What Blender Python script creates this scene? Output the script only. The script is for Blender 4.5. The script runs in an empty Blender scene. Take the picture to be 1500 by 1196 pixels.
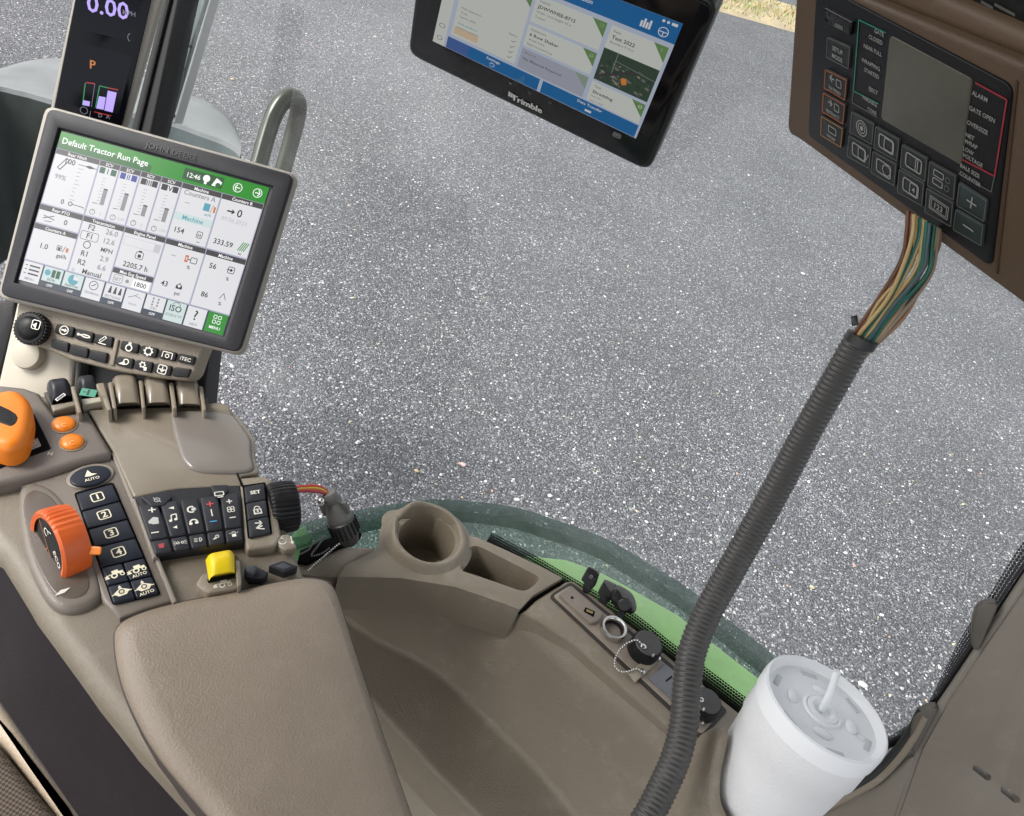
import bpy, bmesh, math, random
from mathutils import Vector, Matrix
R = math.radians
random.seed(7)
S = bpy.context.scene
COL = S.collection

# ------------------------------------------------------------------ camera
H = 2.75                                   # eye height above the asphalt
FPX, PW, PH = 1150.0, 1500, 1196           # focal length in photo pixels
PITCH, ROLL = R(40), R(20)
CAM = Vector((0, 0, H))
FW = Vector((0, math.cos(PITCH), -math.sin(PITCH)))
R0 = Vector((1, 0, 0)); U0 = Vector((0, math.sin(PITCH), math.cos(PITCH)))
RT = math.cos(ROLL) * R0 + math.sin(ROLL) * U0
UP = math.cos(ROLL) * U0 - math.sin(ROLL) * R0
cd = bpy.data.cameras.new('camera'); cam = bpy.data.objects.new('camera', cd); COL.objects.link(cam)
cd.sensor_fit = 'HORIZONTAL'; cd.sensor_width = 36; cd.lens = 36 * FPX / PW
cd.clip_start = 0.02; cd.clip_end = 2000
m = Matrix((RT, UP, -FW)).transposed().to_4x4(); m.translation = CAM
cam.matrix_world = m
S.camera = cam
S.render.resolution_x = 1024; S.render.resolution_y = 816

# ------------------------------------------------------------------ light
w = bpy.data.worlds.new('World'); S.world = w; w.use_nodes = True
nt = w.node_tree; bg = nt.nodes['Background']
sky = nt.nodes.new('ShaderNodeTexSky'); sky.sky_type = 'NISHITA'; sky.sun_disc = False
SUN_EL, SUN_ROT = R(52), R(250)
sky.sun_elevation = SUN_EL; sky.sun_rotation = SUN_ROT
sky.air_density = 1.0; sky.dust_density = 4.0; sky.ozone_density = 1.0
hs = nt.nodes.new('ShaderNodeHueSaturation'); hs.inputs['Saturation'].default_value = .22   # overcast: the blue is veiled
nt.links.new(sky.outputs[0], hs.inputs['Color']); nt.links.new(hs.outputs[0], bg.inputs[0]); bg.inputs[1].default_value = 0.15
sl = bpy.data.lights.new('sun', 'SUN'); sl.energy = 1.2; sl.angle = R(25); sl.color = (1, .97, .92)
so = bpy.data.objects.new('sun', sl); COL.objects.link(so)
sd = Vector((math.sin(SUN_ROT) * math.cos(SUN_EL), math.cos(SUN_ROT) * math.cos(SUN_EL), math.sin(SUN_EL)))
so.rotation_euler = sd.to_track_quat('Z', 'Y').to_euler(); so.location = (0, 0, 30)
S.view_settings.view_transform = 'Standard'; S.view_settings.look = 'None'
S.view_settings.exposure = 1.22; S.view_settings.gamma = 1; S.view_settings.use_curve_mapping = False

# ------------------------------------------------------------------ helpers: pixels to places
def ray(x, y):
    return (FW * FPX + RT * (x - PW / 2) - UP * (y - PH / 2)).normalized()
def at(x, y, d):                            # at a distance from the eye
    return CAM + ray(x, y) * d
class Plane:
    def __init__(s, o, n, x=None):
        s.o, s.n = Vector(o), Vector(n).normalized()
        s.x = (Vector(x) - s.n * s.n.dot(Vector(x))).normalized() if x is not None else None
        s.y = s.n.cross(s.x) if x is not None else None
    def __call__(s, x, y, h=0.0):
        d = ray(x, y); o = s.o + s.n * h
        return CAM + d * ((o - CAM).dot(s.n) / d.dot(s.n))
def flat(z): return Plane((0, 0, H + z), (0, 0, 1), (1, 0, 0))

# ------------------------------------------------------------------ helpers: materials
def lin(c):
    return tuple((v / 255 / 12.92 if v / 255 <= .04045 else ((v / 255 + .055) / 1.055) ** 2.4) for v in c)
MATS = {}
def mat(name, col, rough=.5, metal=0, bump=0, bscale=400, var=0, vscale=6, spec=.5, coat=0, emit=None, estr=1, scuff=0):
    if name in MATS: return MATS[name]
    m = bpy.data.materials.new(name); m.use_nodes = True; t = m.node_tree; b = t.nodes['Principled BSDF']
    b.inputs['Base Color'].default_value = (*col, 1); b.inputs['Roughness'].default_value = rough
    b.inputs['Metallic'].default_value = metal; b.inputs['Specular IOR Level'].default_value = spec
    b.inputs['Coat Weight'].default_value = coat
    tc = t.nodes.new('ShaderNodeTexCoord')
    if var:
        n = t.nodes.new('ShaderNodeTexNoise'); n.inputs['Scale'].default_value = vscale; n.inputs['Detail'].default_value = 6
        n.inputs['Roughness'].default_value = .65
        t.links.new(tc.outputs['Object'], n.inputs['Vector'])
        mr = t.nodes.new('ShaderNodeMapRange'); mr.inputs[1].default_value = .3; mr.inputs[2].default_value = .7
        mr.inputs[3].default_value = 1 - var; mr.inputs[4].default_value = 1 + var
        t.links.new(n.outputs['Fac'], mr.inputs[0])
        mx = t.nodes.new('ShaderNodeMix'); mx.data_type = 'RGBA'; mx.blend_type = 'MULTIPLY'; mx.inputs[0].default_value = 1
        mx.inputs[6].default_value = (*col, 1); t.links.new(mr.outputs[0], mx.inputs[7])
        t.links.new(mx.outputs[2], b.inputs['Base Color'])
        mr2 = t.nodes.new('ShaderNodeMapRange'); mr2.inputs[1].default_value = .3; mr2.inputs[2].default_value = .7
        mr2.inputs[3].default_value = rough * .85; mr2.inputs[4].default_value = min(1, rough * 1.2)
        t.links.new(n.outputs['Fac'], mr2.inputs[0]); t.links.new(mr2.outputs[0], b.inputs['Roughness'])
    if scuff:                               # pale dust and scuffs with shapes of their own
        s1 = t.nodes.new('ShaderNodeTexNoise'); s1.inputs['Scale'].default_value = 34; s1.inputs['Detail'].default_value = 9; s1.inputs['Roughness'].default_value = .72
        t.links.new(tc.outputs['Object'], s1.inputs['Vector'])
        r1 = t.nodes.new('ShaderNodeMapRange'); r1.inputs[1].default_value = .54; r1.inputs[2].default_value = .74; r1.inputs[3].default_value = 0; r1.inputs[4].default_value = scuff
        t.links.new(s1.outputs['Fac'], r1.inputs[0])
        mz = t.nodes.new('ShaderNodeMix'); mz.data_type = 'RGBA'; mz.inputs[7].default_value = (.46, .42, .36, 1)
        src = b.inputs['Base Color'].links[0].from_socket if b.inputs['Base Color'].links else None
        if src: t.links.new(src, mz.inputs[6])
        else: mz.inputs[6].default_value = (*col, 1)
        t.links.new(r1.outputs[0], mz.inputs[0]); t.links.new(mz.outputs[2], b.inputs['Base Color'])
    if bump:
        v = t.nodes.new('ShaderNodeTexNoise'); v.inputs['Scale'].default_value = bscale; v.inputs['Detail'].default_value = 3
        t.links.new(tc.outputs['Object'], v.inputs['Vector'])
        bp = t.nodes.new('ShaderNodeBump'); bp.inputs['Strength'].default_value = bump; bp.inputs['Distance'].default_value = .001
        t.links.new(v.outputs['Fac'], bp.inputs['Height']); t.links.new(bp.outputs[0], b.inputs['Normal'])
    if emit is not None:
        b.inputs['Emission Color'].default_value = (*emit, 1); b.inputs['Emission Strength'].default_value = estr
    MATS[name] = m
    return m
def glow(rgb, k=.62):
    k *= .60                       # a lit screen pixel colour
    n = 'screen_%d_%d_%d_%d' % (*rgb, int(k * 100))
    return mat(n, (.012, .012, .012), .22, emit=lin(rgb), estr=k)
def ink(rgb):                               # printed legend
    return mat('ink_%d_%d_%d' % rgb, lin(rgb), .5)

TAN = mat('tan_plastic', (.240, .202, .150), .44, scuff=.32, bump=.6, bscale=650, var=.07, vscale=9)
TAN2 = mat('tan_plastic_smooth', (.228, .195, .150), .17, scuff=.10, bump=.06, bscale=700, var=.05, vscale=7)
TAN3 = mat('grey_tan_plastic', (.230, .194, .145), .46, scuff=.26, bump=.7, bscale=600, var=.09, vscale=6)
CREAM = mat('cream_trim', (.46, .415, .335), .45, bump=.15, bscale=700, var=.06)
PAD = mat('armrest_vinyl', (.248, .199, .150), .44, scuff=.14, bump=.6, bscale=620, var=.10, vscale=12)
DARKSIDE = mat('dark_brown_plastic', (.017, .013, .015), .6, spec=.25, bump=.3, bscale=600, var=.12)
BLACK = mat('black_plastic', (.010, .010, .011), .42, spec=.25, scuff=.05, bump=.15, bscale=800)
KEY = mat('key_charcoal', (.026, .027, .032), .38, spec=.3, var=.15, vscale=40)
KEYBLUE = mat('key_blue_black', (.014, .017, .026), .35, spec=.3, var=.15, vscale=40)
GAP = mat('shadow_gap_black', (.004, .004, .004), .8, spec=.1)
BEZEL = mat('bezel_charcoal', (.020, .020, .024), .5, spec=.25, bump=.2, bscale=900, var=.08)
EDGE = mat('warm_grey_edge', (.30, .275, .235), .45, bump=.1, bscale=800)
GLOSSBLK = mat('gloss_black', (.004, .004, .005), .08)
SATIN = mat('satin_black', (.02, .02, .02), .35)
ORANGE = mat('orange_plastic', (.78, .21, .012), .35, var=.08, vscale=20)
ORANGE2 = mat('deep_orange_plastic', (.66, .115, .018), .38, var=.08, vscale=25)
YELLOW = mat('yellow_plastic', (.78, .56, .008), .4, var=.08, vscale=30)
BROWN = mat('brown_housing', (.100, .062, .035), .5, bump=.3, bscale=700, var=.08)
CHROME = mat('nickel', (.62, .60, .56), .22, metal=1)
RUBBER = mat('ribbed_conduit', (.062, .059, .055), .34, scuff=.10, var=.12, vscale=14)
FOAM = mat('white_foam', (.78, .78, .775), .55, bump=.5, bscale=500)
GREEN = mat('implement_green', (.36, .66, .22), .35, var=.16, vscale=14)
TEAL = mat('green_glass_edge', (.115, .150, .135), .85, bump=.5, bscale=500, var=.25, vscale=16)
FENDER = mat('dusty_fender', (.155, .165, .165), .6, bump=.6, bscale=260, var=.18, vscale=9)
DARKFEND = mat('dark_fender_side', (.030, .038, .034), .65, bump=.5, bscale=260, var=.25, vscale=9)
OLIVE = mat('olive_black_rail', (.034, .038, .024), .22, var=.25, vscale=9)
GREYPLUG = mat('grey_plug', (.15, .145, .135), .5, bump=.3, bscale=600, var=.12, vscale=30)
HEAD = mat('headliner', (.26, .25, .225), .9)

# ------------------------------------------------------------------ helpers: objects
def root_loc(o):
    v = Vector((0, 0, 0))
    while o is not None:
        v += o.location; o = o.parent
    return v
def tag(o, label=None, cat=None, group=None, kind=None):
    if label: o['label'] = label
    if cat: o['category'] = cat
    if group: o['group'] = group
    if kind: o['kind'] = kind
    return o
def thing(name, loc, label, cat, group=None):
    o = bpy.data.objects.new(name, None); COL.objects.link(o); o.location = loc; o.empty_display_size = .02
    return tag(o, label, cat, group)
def link(name, me, material, parent=None, base=None, smooth=40):
    mats = material if isinstance(material, list) else [material]
    for x in mats: me.materials.append(x)
    o = bpy.data.objects.new(name, me); COL.objects.link(o)
    if parent is not None:
        o.parent = parent; off = root_loc(parent)
    else:
        off = Vector(base) if base is not None else Vector((0, 0, 0)); o.location = off
    me.transform(Matrix.Translation(-off))
    if smooth:
        for p in me.polygons: p.use_smooth = True
        me.set_sharp_from_angle(angle=R(smooth))
    return o
def from_bm(name, bm, material, parent=None, base=None, smooth=40):
    bmesh.ops.recalc_face_normals(bm, faces=bm.faces)
    me = bpy.data.meshes.new(name); bm.to_mesh(me); bm.free()
    return link(name, me, material, parent, base, smooth)
def spline(pts, n=8, closed=True):
    out = []; N = len(pts); P = [Vector(p) for p in pts]
    rng = range(N) if closed else range(N - 1)
    for i in rng:
        g = (lambda k: P[k % N]) if closed else (lambda k: P[max(0, min(N - 1, k))])
        a, b, c, d = g(i - 1), g(i), g(i + 1), g(i + 2)
        for j in range(n):
            t = j / n
            out.append(.5 * ((2 * b) + (c - a) * t + (2 * a - 5 * b + 4 * c - d) * t * t + (3 * b - a - 3 * c + d) * t ** 3))
    if not closed: out.append(P[-1].copy())
    return out
def rounded(pts, r, n=4):                   # fillet the corners of a 3-D polygon (metres)
    out = []; N = len(pts)
    for i in range(N):
        a, b, c = pts[i - 1], pts[i], pts[(i + 1) % N]
        u, v = (a - b), (c - b); rr = min(r, u.length * .45, v.length * .45)
        p, q = b + u.normalized() * rr, b + v.normalized() * rr
        for j in range(n + 1):
            t = j / n
            out.append(p * (1 - t) ** 2 + b * 2 * t * (1 - t) + q * t * t)
    return out
def solid(pts, n, depth, bevel=0, seg=3, taper=0):
    """a bmesh prism: pts (3-D polygon) is its top, depth goes against n"""
    bm = bmesh.new(); n = Vector(n).normalized()
    c = sum(pts, Vector()) / len(pts)
    top = [bm.verts.new(p) for p in pts]
    bot = [bm.verts.new(p - n * depth + (p - c) * taper) for p in pts]
    tf = bm.faces.new(top); bm.faces.new(bot[::-1])
    N = len(pts)
    for i in range(N): bm.faces.new((top[i], top[(i + 1) % N], bot[(i + 1) % N], bot[i]))
    bmesh.ops.recalc_face_normals(bm, faces=bm.faces)
    if bevel:
        bmesh.ops.bevel(bm, geom=[e for e in tf.edges], offset=bevel, segments=seg, profile=.5, affect='EDGES', clamp_overlap=True)
    return bm
def prism(name, px, pl, h, depth, material, parent=None, bevel=.002, seg=3, rnd=0, sm=0, base=None, cut=None, taper=0):
    if sm: px = [tuple(v) for v in spline([(x, y, 0) for x, y in px], sm)]
    pts = [pl(p[0], p[1], h) for p in px]
    if rnd: pts = rounded(pts, rnd)
    bm = solid(pts, pl.n, depth, 0 if cut else bevel, seg, taper)
    if not cut: return from_bm(name, bm, material, parent, base)
    me = bpy.data.meshes.new('t'); bm.to_mesh(me); bm.free()
    o = bpy.data.objects.new('t', me); COL.objects.link(o); cs = []
    for cb in cut:
        cm = bpy.data.meshes.new('c'); cb.to_mesh(cm); cb.free(); co = bpy.data.objects.new('c', cm); COL.objects.link(co); cs.append(co)
        md = o.modifiers.new('b', 'BOOLEAN'); md.operation = 'DIFFERENCE'; md.solver = 'EXACT'; md.object = co
    if bevel:
        md = o.modifiers.new('v', 'BEVEL'); md.width = bevel; md.segments = seg; md.limit_method = 'ANGLE'; md.angle_limit = R(50)
    dg = bpy.context.evaluated_depsgraph_get()
    me2 = bpy.data.meshes.new_from_object(o.evaluated_get(dg)); me2.name = name
    for x in [o] + cs: bpy.data.objects.remove(x, do_unlink=True)
    return link(name, me2, material, parent, base)
def lerp2(a, b, t): return (a[0] + (b[0] - a[0]) * t, a[1] + (b[1] - a[1]) * t)
def bil(q, u, v):                           # q = TL, TR, BR, BL in pixels
    return lerp2(lerp2(q[0], q[1], u), lerp2(q[3], q[2], u), v)
def sub(q, u0, v0, u1, v1): return [bil(q, u0, v0), bil(q, u1, v0), bil(q, u1, v1), bil(q, u0, v1)]
def loft(name, rows, material, parent=None, base=None, closed=False, smooth=40, cap=False):
    bm = bmesh.new(); V = [[bm.verts.new(p) for p in r] for r in rows]; n = len(rows[0])
    for a, b in zip(V, V[1:]):
        for i in range(n if closed else n - 1):
            try: bm.faces.new((a[i], a[(i + 1) % n], b[(i + 1) % n], b[i]))
            except ValueError: pass
    if cap and closed: bm.faces.new(V[0][::-1]); bm.faces.new(V[-1])
    return from_bm(name, bm, material, parent, base, smooth)
def frame_of(axis):
    a = Vector(axis).normalized(); x = a.orthogonal().normalized(); return a, x, a.cross(x)
def lathe(name, o, axis, prof, material, parent=None, base=None, n=40, smooth=40, a0=0, a1=360):
    """prof: (radius, distance along axis)"""
    a, x, y = frame_of(axis); full = abs(a1 - a0) >= 360; k = n if full else n + 1
    rows = [[o + a * t + (x * math.cos(R(a0 + (a1 - a0) * i / n)) + y * math.sin(R(a0 + (a1 - a0) * i / n))) * max(r, 1e-5) for i in range(k)] for r, t in prof]
    return loft(name, rows, material, parent, base, full, smooth)
def tube(name, pts, rad, material, parent=None, base=None, n=12, ribs=None, cap=True, smooth=60):
    """pts: dense 3-D path. rad: number or list"""
    rows = []; N = len(pts); nrm = None; L = 0
    for i, p in enumerate(pts):
        t = (pts[min(i + 1, N - 1)] - pts[max(i - 1, 0)]).normalized()
        if nrm is None: nrm = t.orthogonal().normalized()
        nrm = (nrm - t * nrm.dot(t)).normalized(); b = t.cross(nrm)
        if i: L += (p - pts[i - 1]).length
        r = rad[i] if isinstance(rad, list) else rad
        if ribs: r = r + ribs[1] * max(-.6, math.sin(2 * math.pi * L / ribs[0]))
        rows.append([p + (nrm * math.cos(2 * math.pi * k / n) + b * math.sin(2 * math.pi * k / n)) * r for k in range(n)])
    return loft(name, rows, material, parent, base, True, smooth, cap)
def resample(pts, n):
    L = [0]
    for a, b in zip(pts, pts[1:]): L.append(L[-1] + (b - a).length)
    out = []; j = 0
    for i in range(n):
        s = L[-1] * i / (n - 1)
        while j < len(L) - 2 and L[j + 1] < s: j += 1
        t = (s - L[j]) / max(1e-9, L[j + 1] - L[j]); out.append(pts[j].lerp(pts[j + 1], t))
    return out
def path(px, n=10):                         # px: (x, y, distance)
    return spline([at(*p) for p in px], n, closed=False)

_TXT = {}
def glyphs(s):
    if s not in _TXT:
        c = bpy.data.curves.new('t', 'FONT'); c.body = s; c.size = 1; c.resolution_u = 2; c.offset = .014
        o = bpy.data.objects.new('t', c); COL.objects.link(o)
        dg = bpy.context.evaluated_depsgraph_get()
        me = bpy.data.meshes.new_from_object(o.evaluated_get(dg))
        v = [tuple(x.co[:2]) for x in me.vertices]; f = [tuple(p.vertices) for p in me.polygons]
        bpy.data.objects.remove(o); bpy.data.meshes.remove(me)
        xs = [a for a, b in v] or [0]
        _TXT[s] = (v, f, min(xs), max(xs))
    return _TXT[s]
class Ink:
    """flat print on a 3-D quad (TL, TR, BR, BL): u right, v down, both 0..1"""
    def __init__(s, q, lift=.0003):
        s.q = q; s.v = []; s.f = []; s.m = []; s.mats = []; s.lift = lift; s.k = 0
        s.n = (q[1] - q[0]).cross(q[0] - q[3]).normalized()
        if s.n.dot(CAM - q[0]) < 0: s.n = -s.n
        s.W = ((q[1] - q[0]).length + (q[2] - q[3]).length) / 2; s.Ht = ((q[3] - q[0]).length + (q[2] - q[1]).length) / 2
    def p(s, u, v, l=0):
        a = s.q[0].lerp(s.q[1], u); b = s.q[3].lerp(s.q[2], u)
        return a.lerp(b, v) + s.n * (s.lift + l)
    def mi(s, m):
        if m not in s.mats: s.mats.append(m)
        return s.mats.index(m)
    def face(s, pts, m, l):
        i = len(s.v); s.v += pts; s.f.append(tuple(range(i, i + len(pts)))); s.m.append(s.mi(m))
    def poly(s, uv, m, l=0): s.face([s.p(u, v, l) for u, v in uv], m, l)
    def rect(s, u0, v0, u1, v1, m, l=0): s.poly([(u0, v0), (u1, v0), (u1, v1), (u0, v1)], m, l)
    def frame(s, u0, v0, u1, v1, t, m, l=.0002):
        tv = t * s.W / s.Ht
        s.rect(u0, v0, u1, v0 + tv, m, l); s.rect(u0, v1 - tv, u1, v1, m, l)
        s.rect(u0, v0 + tv, u0 + t, v1 - tv, m, l); s.rect(u1 - t, v0 + tv, u1, v1 - tv, m, l)
    def line(s, a, b, t, m, l=.0002):       # t in metres
        ax, ay = a[0] * s.W, a[1] * s.Ht; bx, by = b[0] * s.W, b[1] * s.Ht
        d = math.hypot(bx - ax, by - ay) or 1; nx, ny = -(by - ay) / d * t / 2, (bx - ax) / d * t / 2
        s.poly([((x) / s.W, (y) / s.Ht) for x, y in ((ax + nx, ay + ny), (bx + nx, by + ny), (bx - nx, by - ny), (ax - nx, ay - ny))], m, l)
    def ring(s, u, v, r, t, m, l=.0002, n=20, a0=0, a1=360, ry=None):   # r, t metres
        ry = ry or r
        for i in range(n):
            A, B = R(a0 + (a1 - a0) * i / n), R(a0 + (a1 - a0) * (i + 1) / n)
            s.poly([(u + (r - k * t) * math.cos(x) / s.W, v + (ry - k * t) * math.sin(x) / s.Ht) for x, k in ((A, 0), (B, 0), (B, 1), (A, 1))], m, l)
    def disc(s, u, v, r, m, l=.0002, n=18, ry=None):
        ry = ry or r
        s.poly([(u + r * math.cos(2 * math.pi * i / n) / s.W, v + ry * math.sin(2 * math.pi * i / n) / s.Ht) for i in range(n)], m, l)
    def rrect(s, u, v, a, b, t, m, l=.0002):  # rounded frame, half sizes a, b in metres
        r = min(a, b) * .45
        for cx, cy, s0 in ((a - r, b - r, 0), (-a + r, b - r, 90), (-a + r, -b + r, 180), (a - r, -b + r, 270)):
            s.ring(u + cx / s.W, v + cy / s.Ht, r, t, m, l, 5, s0, s0 + 90)
        for x0, y0, x1, y1 in ((-a + r, b - t / 2, a - r, b - t / 2), (-a + r, -b + t / 2, a - r, -b + t / 2), (a - t / 2, -b + r, a - t / 2, b - r), (-a + t / 2, -b + r, -a + t / 2, b - r)):
            s.line((u + x0 / s.W, v + y0 / s.Ht), (u + x1 / s.W, v + y1 / s.Ht), t, m, l)
    def text(s, u, v, size, st, m, align='l', l=.0004, squash=1):   # size = cap height in metres, v = baseline
        V, F, x0, x1 = glyphs(st); k = size / .69
        off = {'l': -x0, 'c': -(x0 + x1) / 2, 'r': -x1}[align]
        i = len(s.v); mi = s.mi(m)
        s.v += [s.p(u + (x + off) * k * squash / s.W, v - y * k / s.Ht, l) for x, y in V]
        for f in F: s.f.append(tuple(i + j for j in f)); s.m.append(mi)
    def build(s, name, parent):
        me = bpy.data.meshes.new(name); me.from_pydata([tuple(p) for p in s.v], [], s.f)
        o = link(name, me, s.mats, parent, smooth=0)
        me.polygons.foreach_set('material_index', s.m)
        return o
WHITE = ink((226, 222, 210)); WARMW = ink((232, 224, 196))

# ================================================================== THE SETTING
def node(t, k, **kw):
    n = t.nodes.new(k)
    for a, b in kw.items(): setattr(n, a, b)
    return n
def asphalt_mat():
    m = bpy.data.materials.new('chip_seal_asphalt'); m.use_nodes = True; t = m.node_tree; b = t.nodes['Principled BSDF']
    tc = node(t, 'ShaderNodeTexCoord')
    def vor(scale, off):
        mp = node(t, 'ShaderNodeMapping'); mp.inputs['Location'].default_value = (off, off * 1.7, 0)
        t.links.new(tc.outputs['Object'], mp.inputs['Vector'])
        nz = node(t, 'ShaderNodeTexNoise'); nz.inputs['Scale'].default_value = scale * .8; t.links.new(mp.outputs[0], nz.inputs['Vector'])
        ad = node(t, 'ShaderNodeMix', data_type='RGBA', blend_type='LINEAR_LIGHT'); ad.inputs[0].default_value = .35 / scale
        t.links.new(mp.outputs[0], ad.inputs[6]); t.links.new(nz.outputs['Color'], ad.inputs[7])
        v = node(t, 'ShaderNodeTexVoronoi'); v.inputs['Scale'].default_value = scale; v.voronoi_dimensions = '2D'
        t.links.new(ad.outputs[2], v.inputs['Vector'])
        sp = node(t, 'ShaderNodeSeparateColor'); t.links.new(v.outputs['Color'], sp.inputs[0])
        return v, sp
    v1, s1 = vor(118, 3); v2, s2 = vor(60, 11)
    cr = node(t, 'ShaderNodeValToRGB'); e = cr.color_ramp
    e.elements[0].position = 0; e.elements[0].color = (.060, .061, .066, 1)
    e.elements[1].position = 1; e.elements[1].color = (.46, .455, .445, 1)
    for p, c in ((.35, (.090, .092, .097)), (.65, (.132, .134, .140)), (.84, (.19, .192, .20)), (.93, (.25, .25, .25)), (.975, (.36, .355, .345))):
        x = e.elements.new(p); x.color = (*c, 1)
    t.links.new(s1.outputs[0], cr.inputs[0])
    # larger pale stones, only the middles of a few cells
    lt = node(t, 'ShaderNodeMath', operation='GREATER_THAN'); lt.inputs[1].default_value = .972; t.links.new(s2.outputs[1], lt.inputs[0])
    ds = node(t, 'ShaderNodeMath', operation='LESS_THAN'); ds.inputs[1].default_value = .42; t.links.new(v2.outputs['Distance'], ds.inputs[0])
    mu = node(t, 'ShaderNodeMath', operation='MULTIPLY'); t.links.new(lt.outputs[0], mu.inputs[0]); t.links.new(ds.outputs[0], mu.inputs[1])
    mx = node(t, 'ShaderNodeMix', data_type='RGBA'); t.links.new(mu.outputs[0], mx.inputs[0]); t.links.new(cr.outputs[0], mx.inputs[6])
    mx.inputs[7].default_value = (.50, .49, .46, 1)
    # binder gaps
    gp = node(t, 'ShaderNodeMapRange'); gp.inputs[1].default_value = .35; gp.inputs[2].default_value = .75; gp.inputs[3].default_value = 1; gp.inputs[4].default_value = .35
    t.links.new(v1.outputs['Distance'], gp.inputs[0])
    mg = node(t, 'ShaderNodeMix', data_type='RGBA', blend_type='MULTIPLY'); mg.inputs[0].default_value = 1
    t.links.new(mx.outputs[2], mg.inputs[6]); t.links.new(gp.outputs[0], mg.inputs[7])
    # broad worn / dusty patches
    n = node(t, 'ShaderNodeTexNoise'); n.inputs['Scale'].default_value = .9; n.inputs['Detail'].default_value = 5; t.links.new(tc.outputs['Object'], n.inputs['Vector'])
    c2 = node(t, 'ShaderNodeValToRGB'); c2.color_ramp.elements[0].position = .32; c2.color_ramp.elements[0].color = (.86, .87, .89, 1)
    c2.color_ramp.elements[1].position = .7; c2.color_ramp.elements[1].color = (1.14, 1.14, 1.19, 1); t.links.new(n.outputs['Fac'], c2.inputs[0])
    m2 = node(t, 'ShaderNodeMix', data_type='RGBA', blend_type='MULTIPLY'); m2.inputs[0].default_value = 1
    t.links.new(mg.outputs[2], m2.inputs[6]); t.links.new(c2.outputs[0], m2.inputs[7])
    t.links.new(m2.outputs[2], b.inputs['Base Color']); b.inputs['Roughness'].default_value = .75
    inv = node(t, 'ShaderNodeMath', operation='MULTIPLY'); inv.inputs[1].default_value = -1; t.links.new(v1.outputs['Distance'], inv.inputs[0])
    ad = node(t, 'ShaderNodeMath', operation='ADD'); t.links.new(inv.outputs[0], ad.inputs[0]); t.links.new(s1.outputs[2], ad.inputs[1])
    bp = node(t, 'ShaderNodeBump'); bp.inputs['Strength'].default_value = .8; bp.inputs['Distance'].default_value = .006
    t.links.new(ad.outputs[0], bp.inputs['Height']); t.links.new(bp.outputs[0], b.inputs['Normal'])
    return m
ASPH = asphalt_mat()
def sheet(name, pts, material, kind='structure'):
    me = bpy.data.meshes.new(name); me.from_pydata([tuple(p) for p in pts], [], [tuple(range(len(pts)))])
    o = link(name, me, material, smooth=0); tag(o, kind=kind); return o
g = sheet('ground', [(-300, -300, 0), (300, -300, 0), (300, 600, 0), (-300, 600, 0)], ASPH)
g['label'] = 'grey chip seal yard surface with pale stone chips'
G0 = flat(-H)
# grass verge across the yard, seen past the tablet
a, b2 = G0(1040, 14), G0(1155, 46)
ed = (b2 - a); ed.z = 0; ed.normalize(); nn = Vector((-ed.y, ed.x, 0)); nn = nn if nn.y > 0 else -nn
SOIL = mat('verge_soil', (.36, .29, .18), .9, var=.35, vscale=2, bump=.5, bscale=60)
p0 = a - ed * 60; p1 = a + ed * 60
sheet('verge', [p0 + Vector((0, 0, .004)), p1 + Vector((0, 0, .004)), p1 + nn * 2.2 + Vector((0, 0, .004)), p0 + nn * 2.2 + Vector((0, 0, .004))], SOIL)['label'] = 'strip of dry straw coloured verge beside the yard'
def grass():
    V, F, M = [], [], []
    for i in range(8500):
        s = random.uniform(-14, 14); t = random.uniform(.15, 2.15) if random.random() < .6 else random.gauss(1.2, .35)
        p = a + ed * (s + .8) + nn * max(.1, min(2.15, t)); hh = random.uniform(.03, .10); an = random.uniform(0, 6.28)
        d = Vector((math.cos(an), math.sin(an), 0)) * .012; l = Vector((random.uniform(-.05, .05), random.uniform(-.05, .05), hh))
        k = len(V); V += [p - d, p + d, p + l]; F.append((k, k + 1, k + 2)); M.append(0 if random.random() < .5 else (1 if random.random() < .7 else 2))
    me = bpy.data.meshes.new('grass'); me.from_pydata([tuple(v) for v in V], [], F)
    o = link('grass', me, [mat('grass_green', (.16, .27, .045), .8), mat('grass_straw', (.50, .40, .17), .8), mat('grass_rust', (.40, .22, .07), .8)], smooth=0)
    me.polygons.foreach_set('material_index', M); tag(o, 'sparse green and straw coloured grass on the verge', kind='stuff')
grass()
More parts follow.
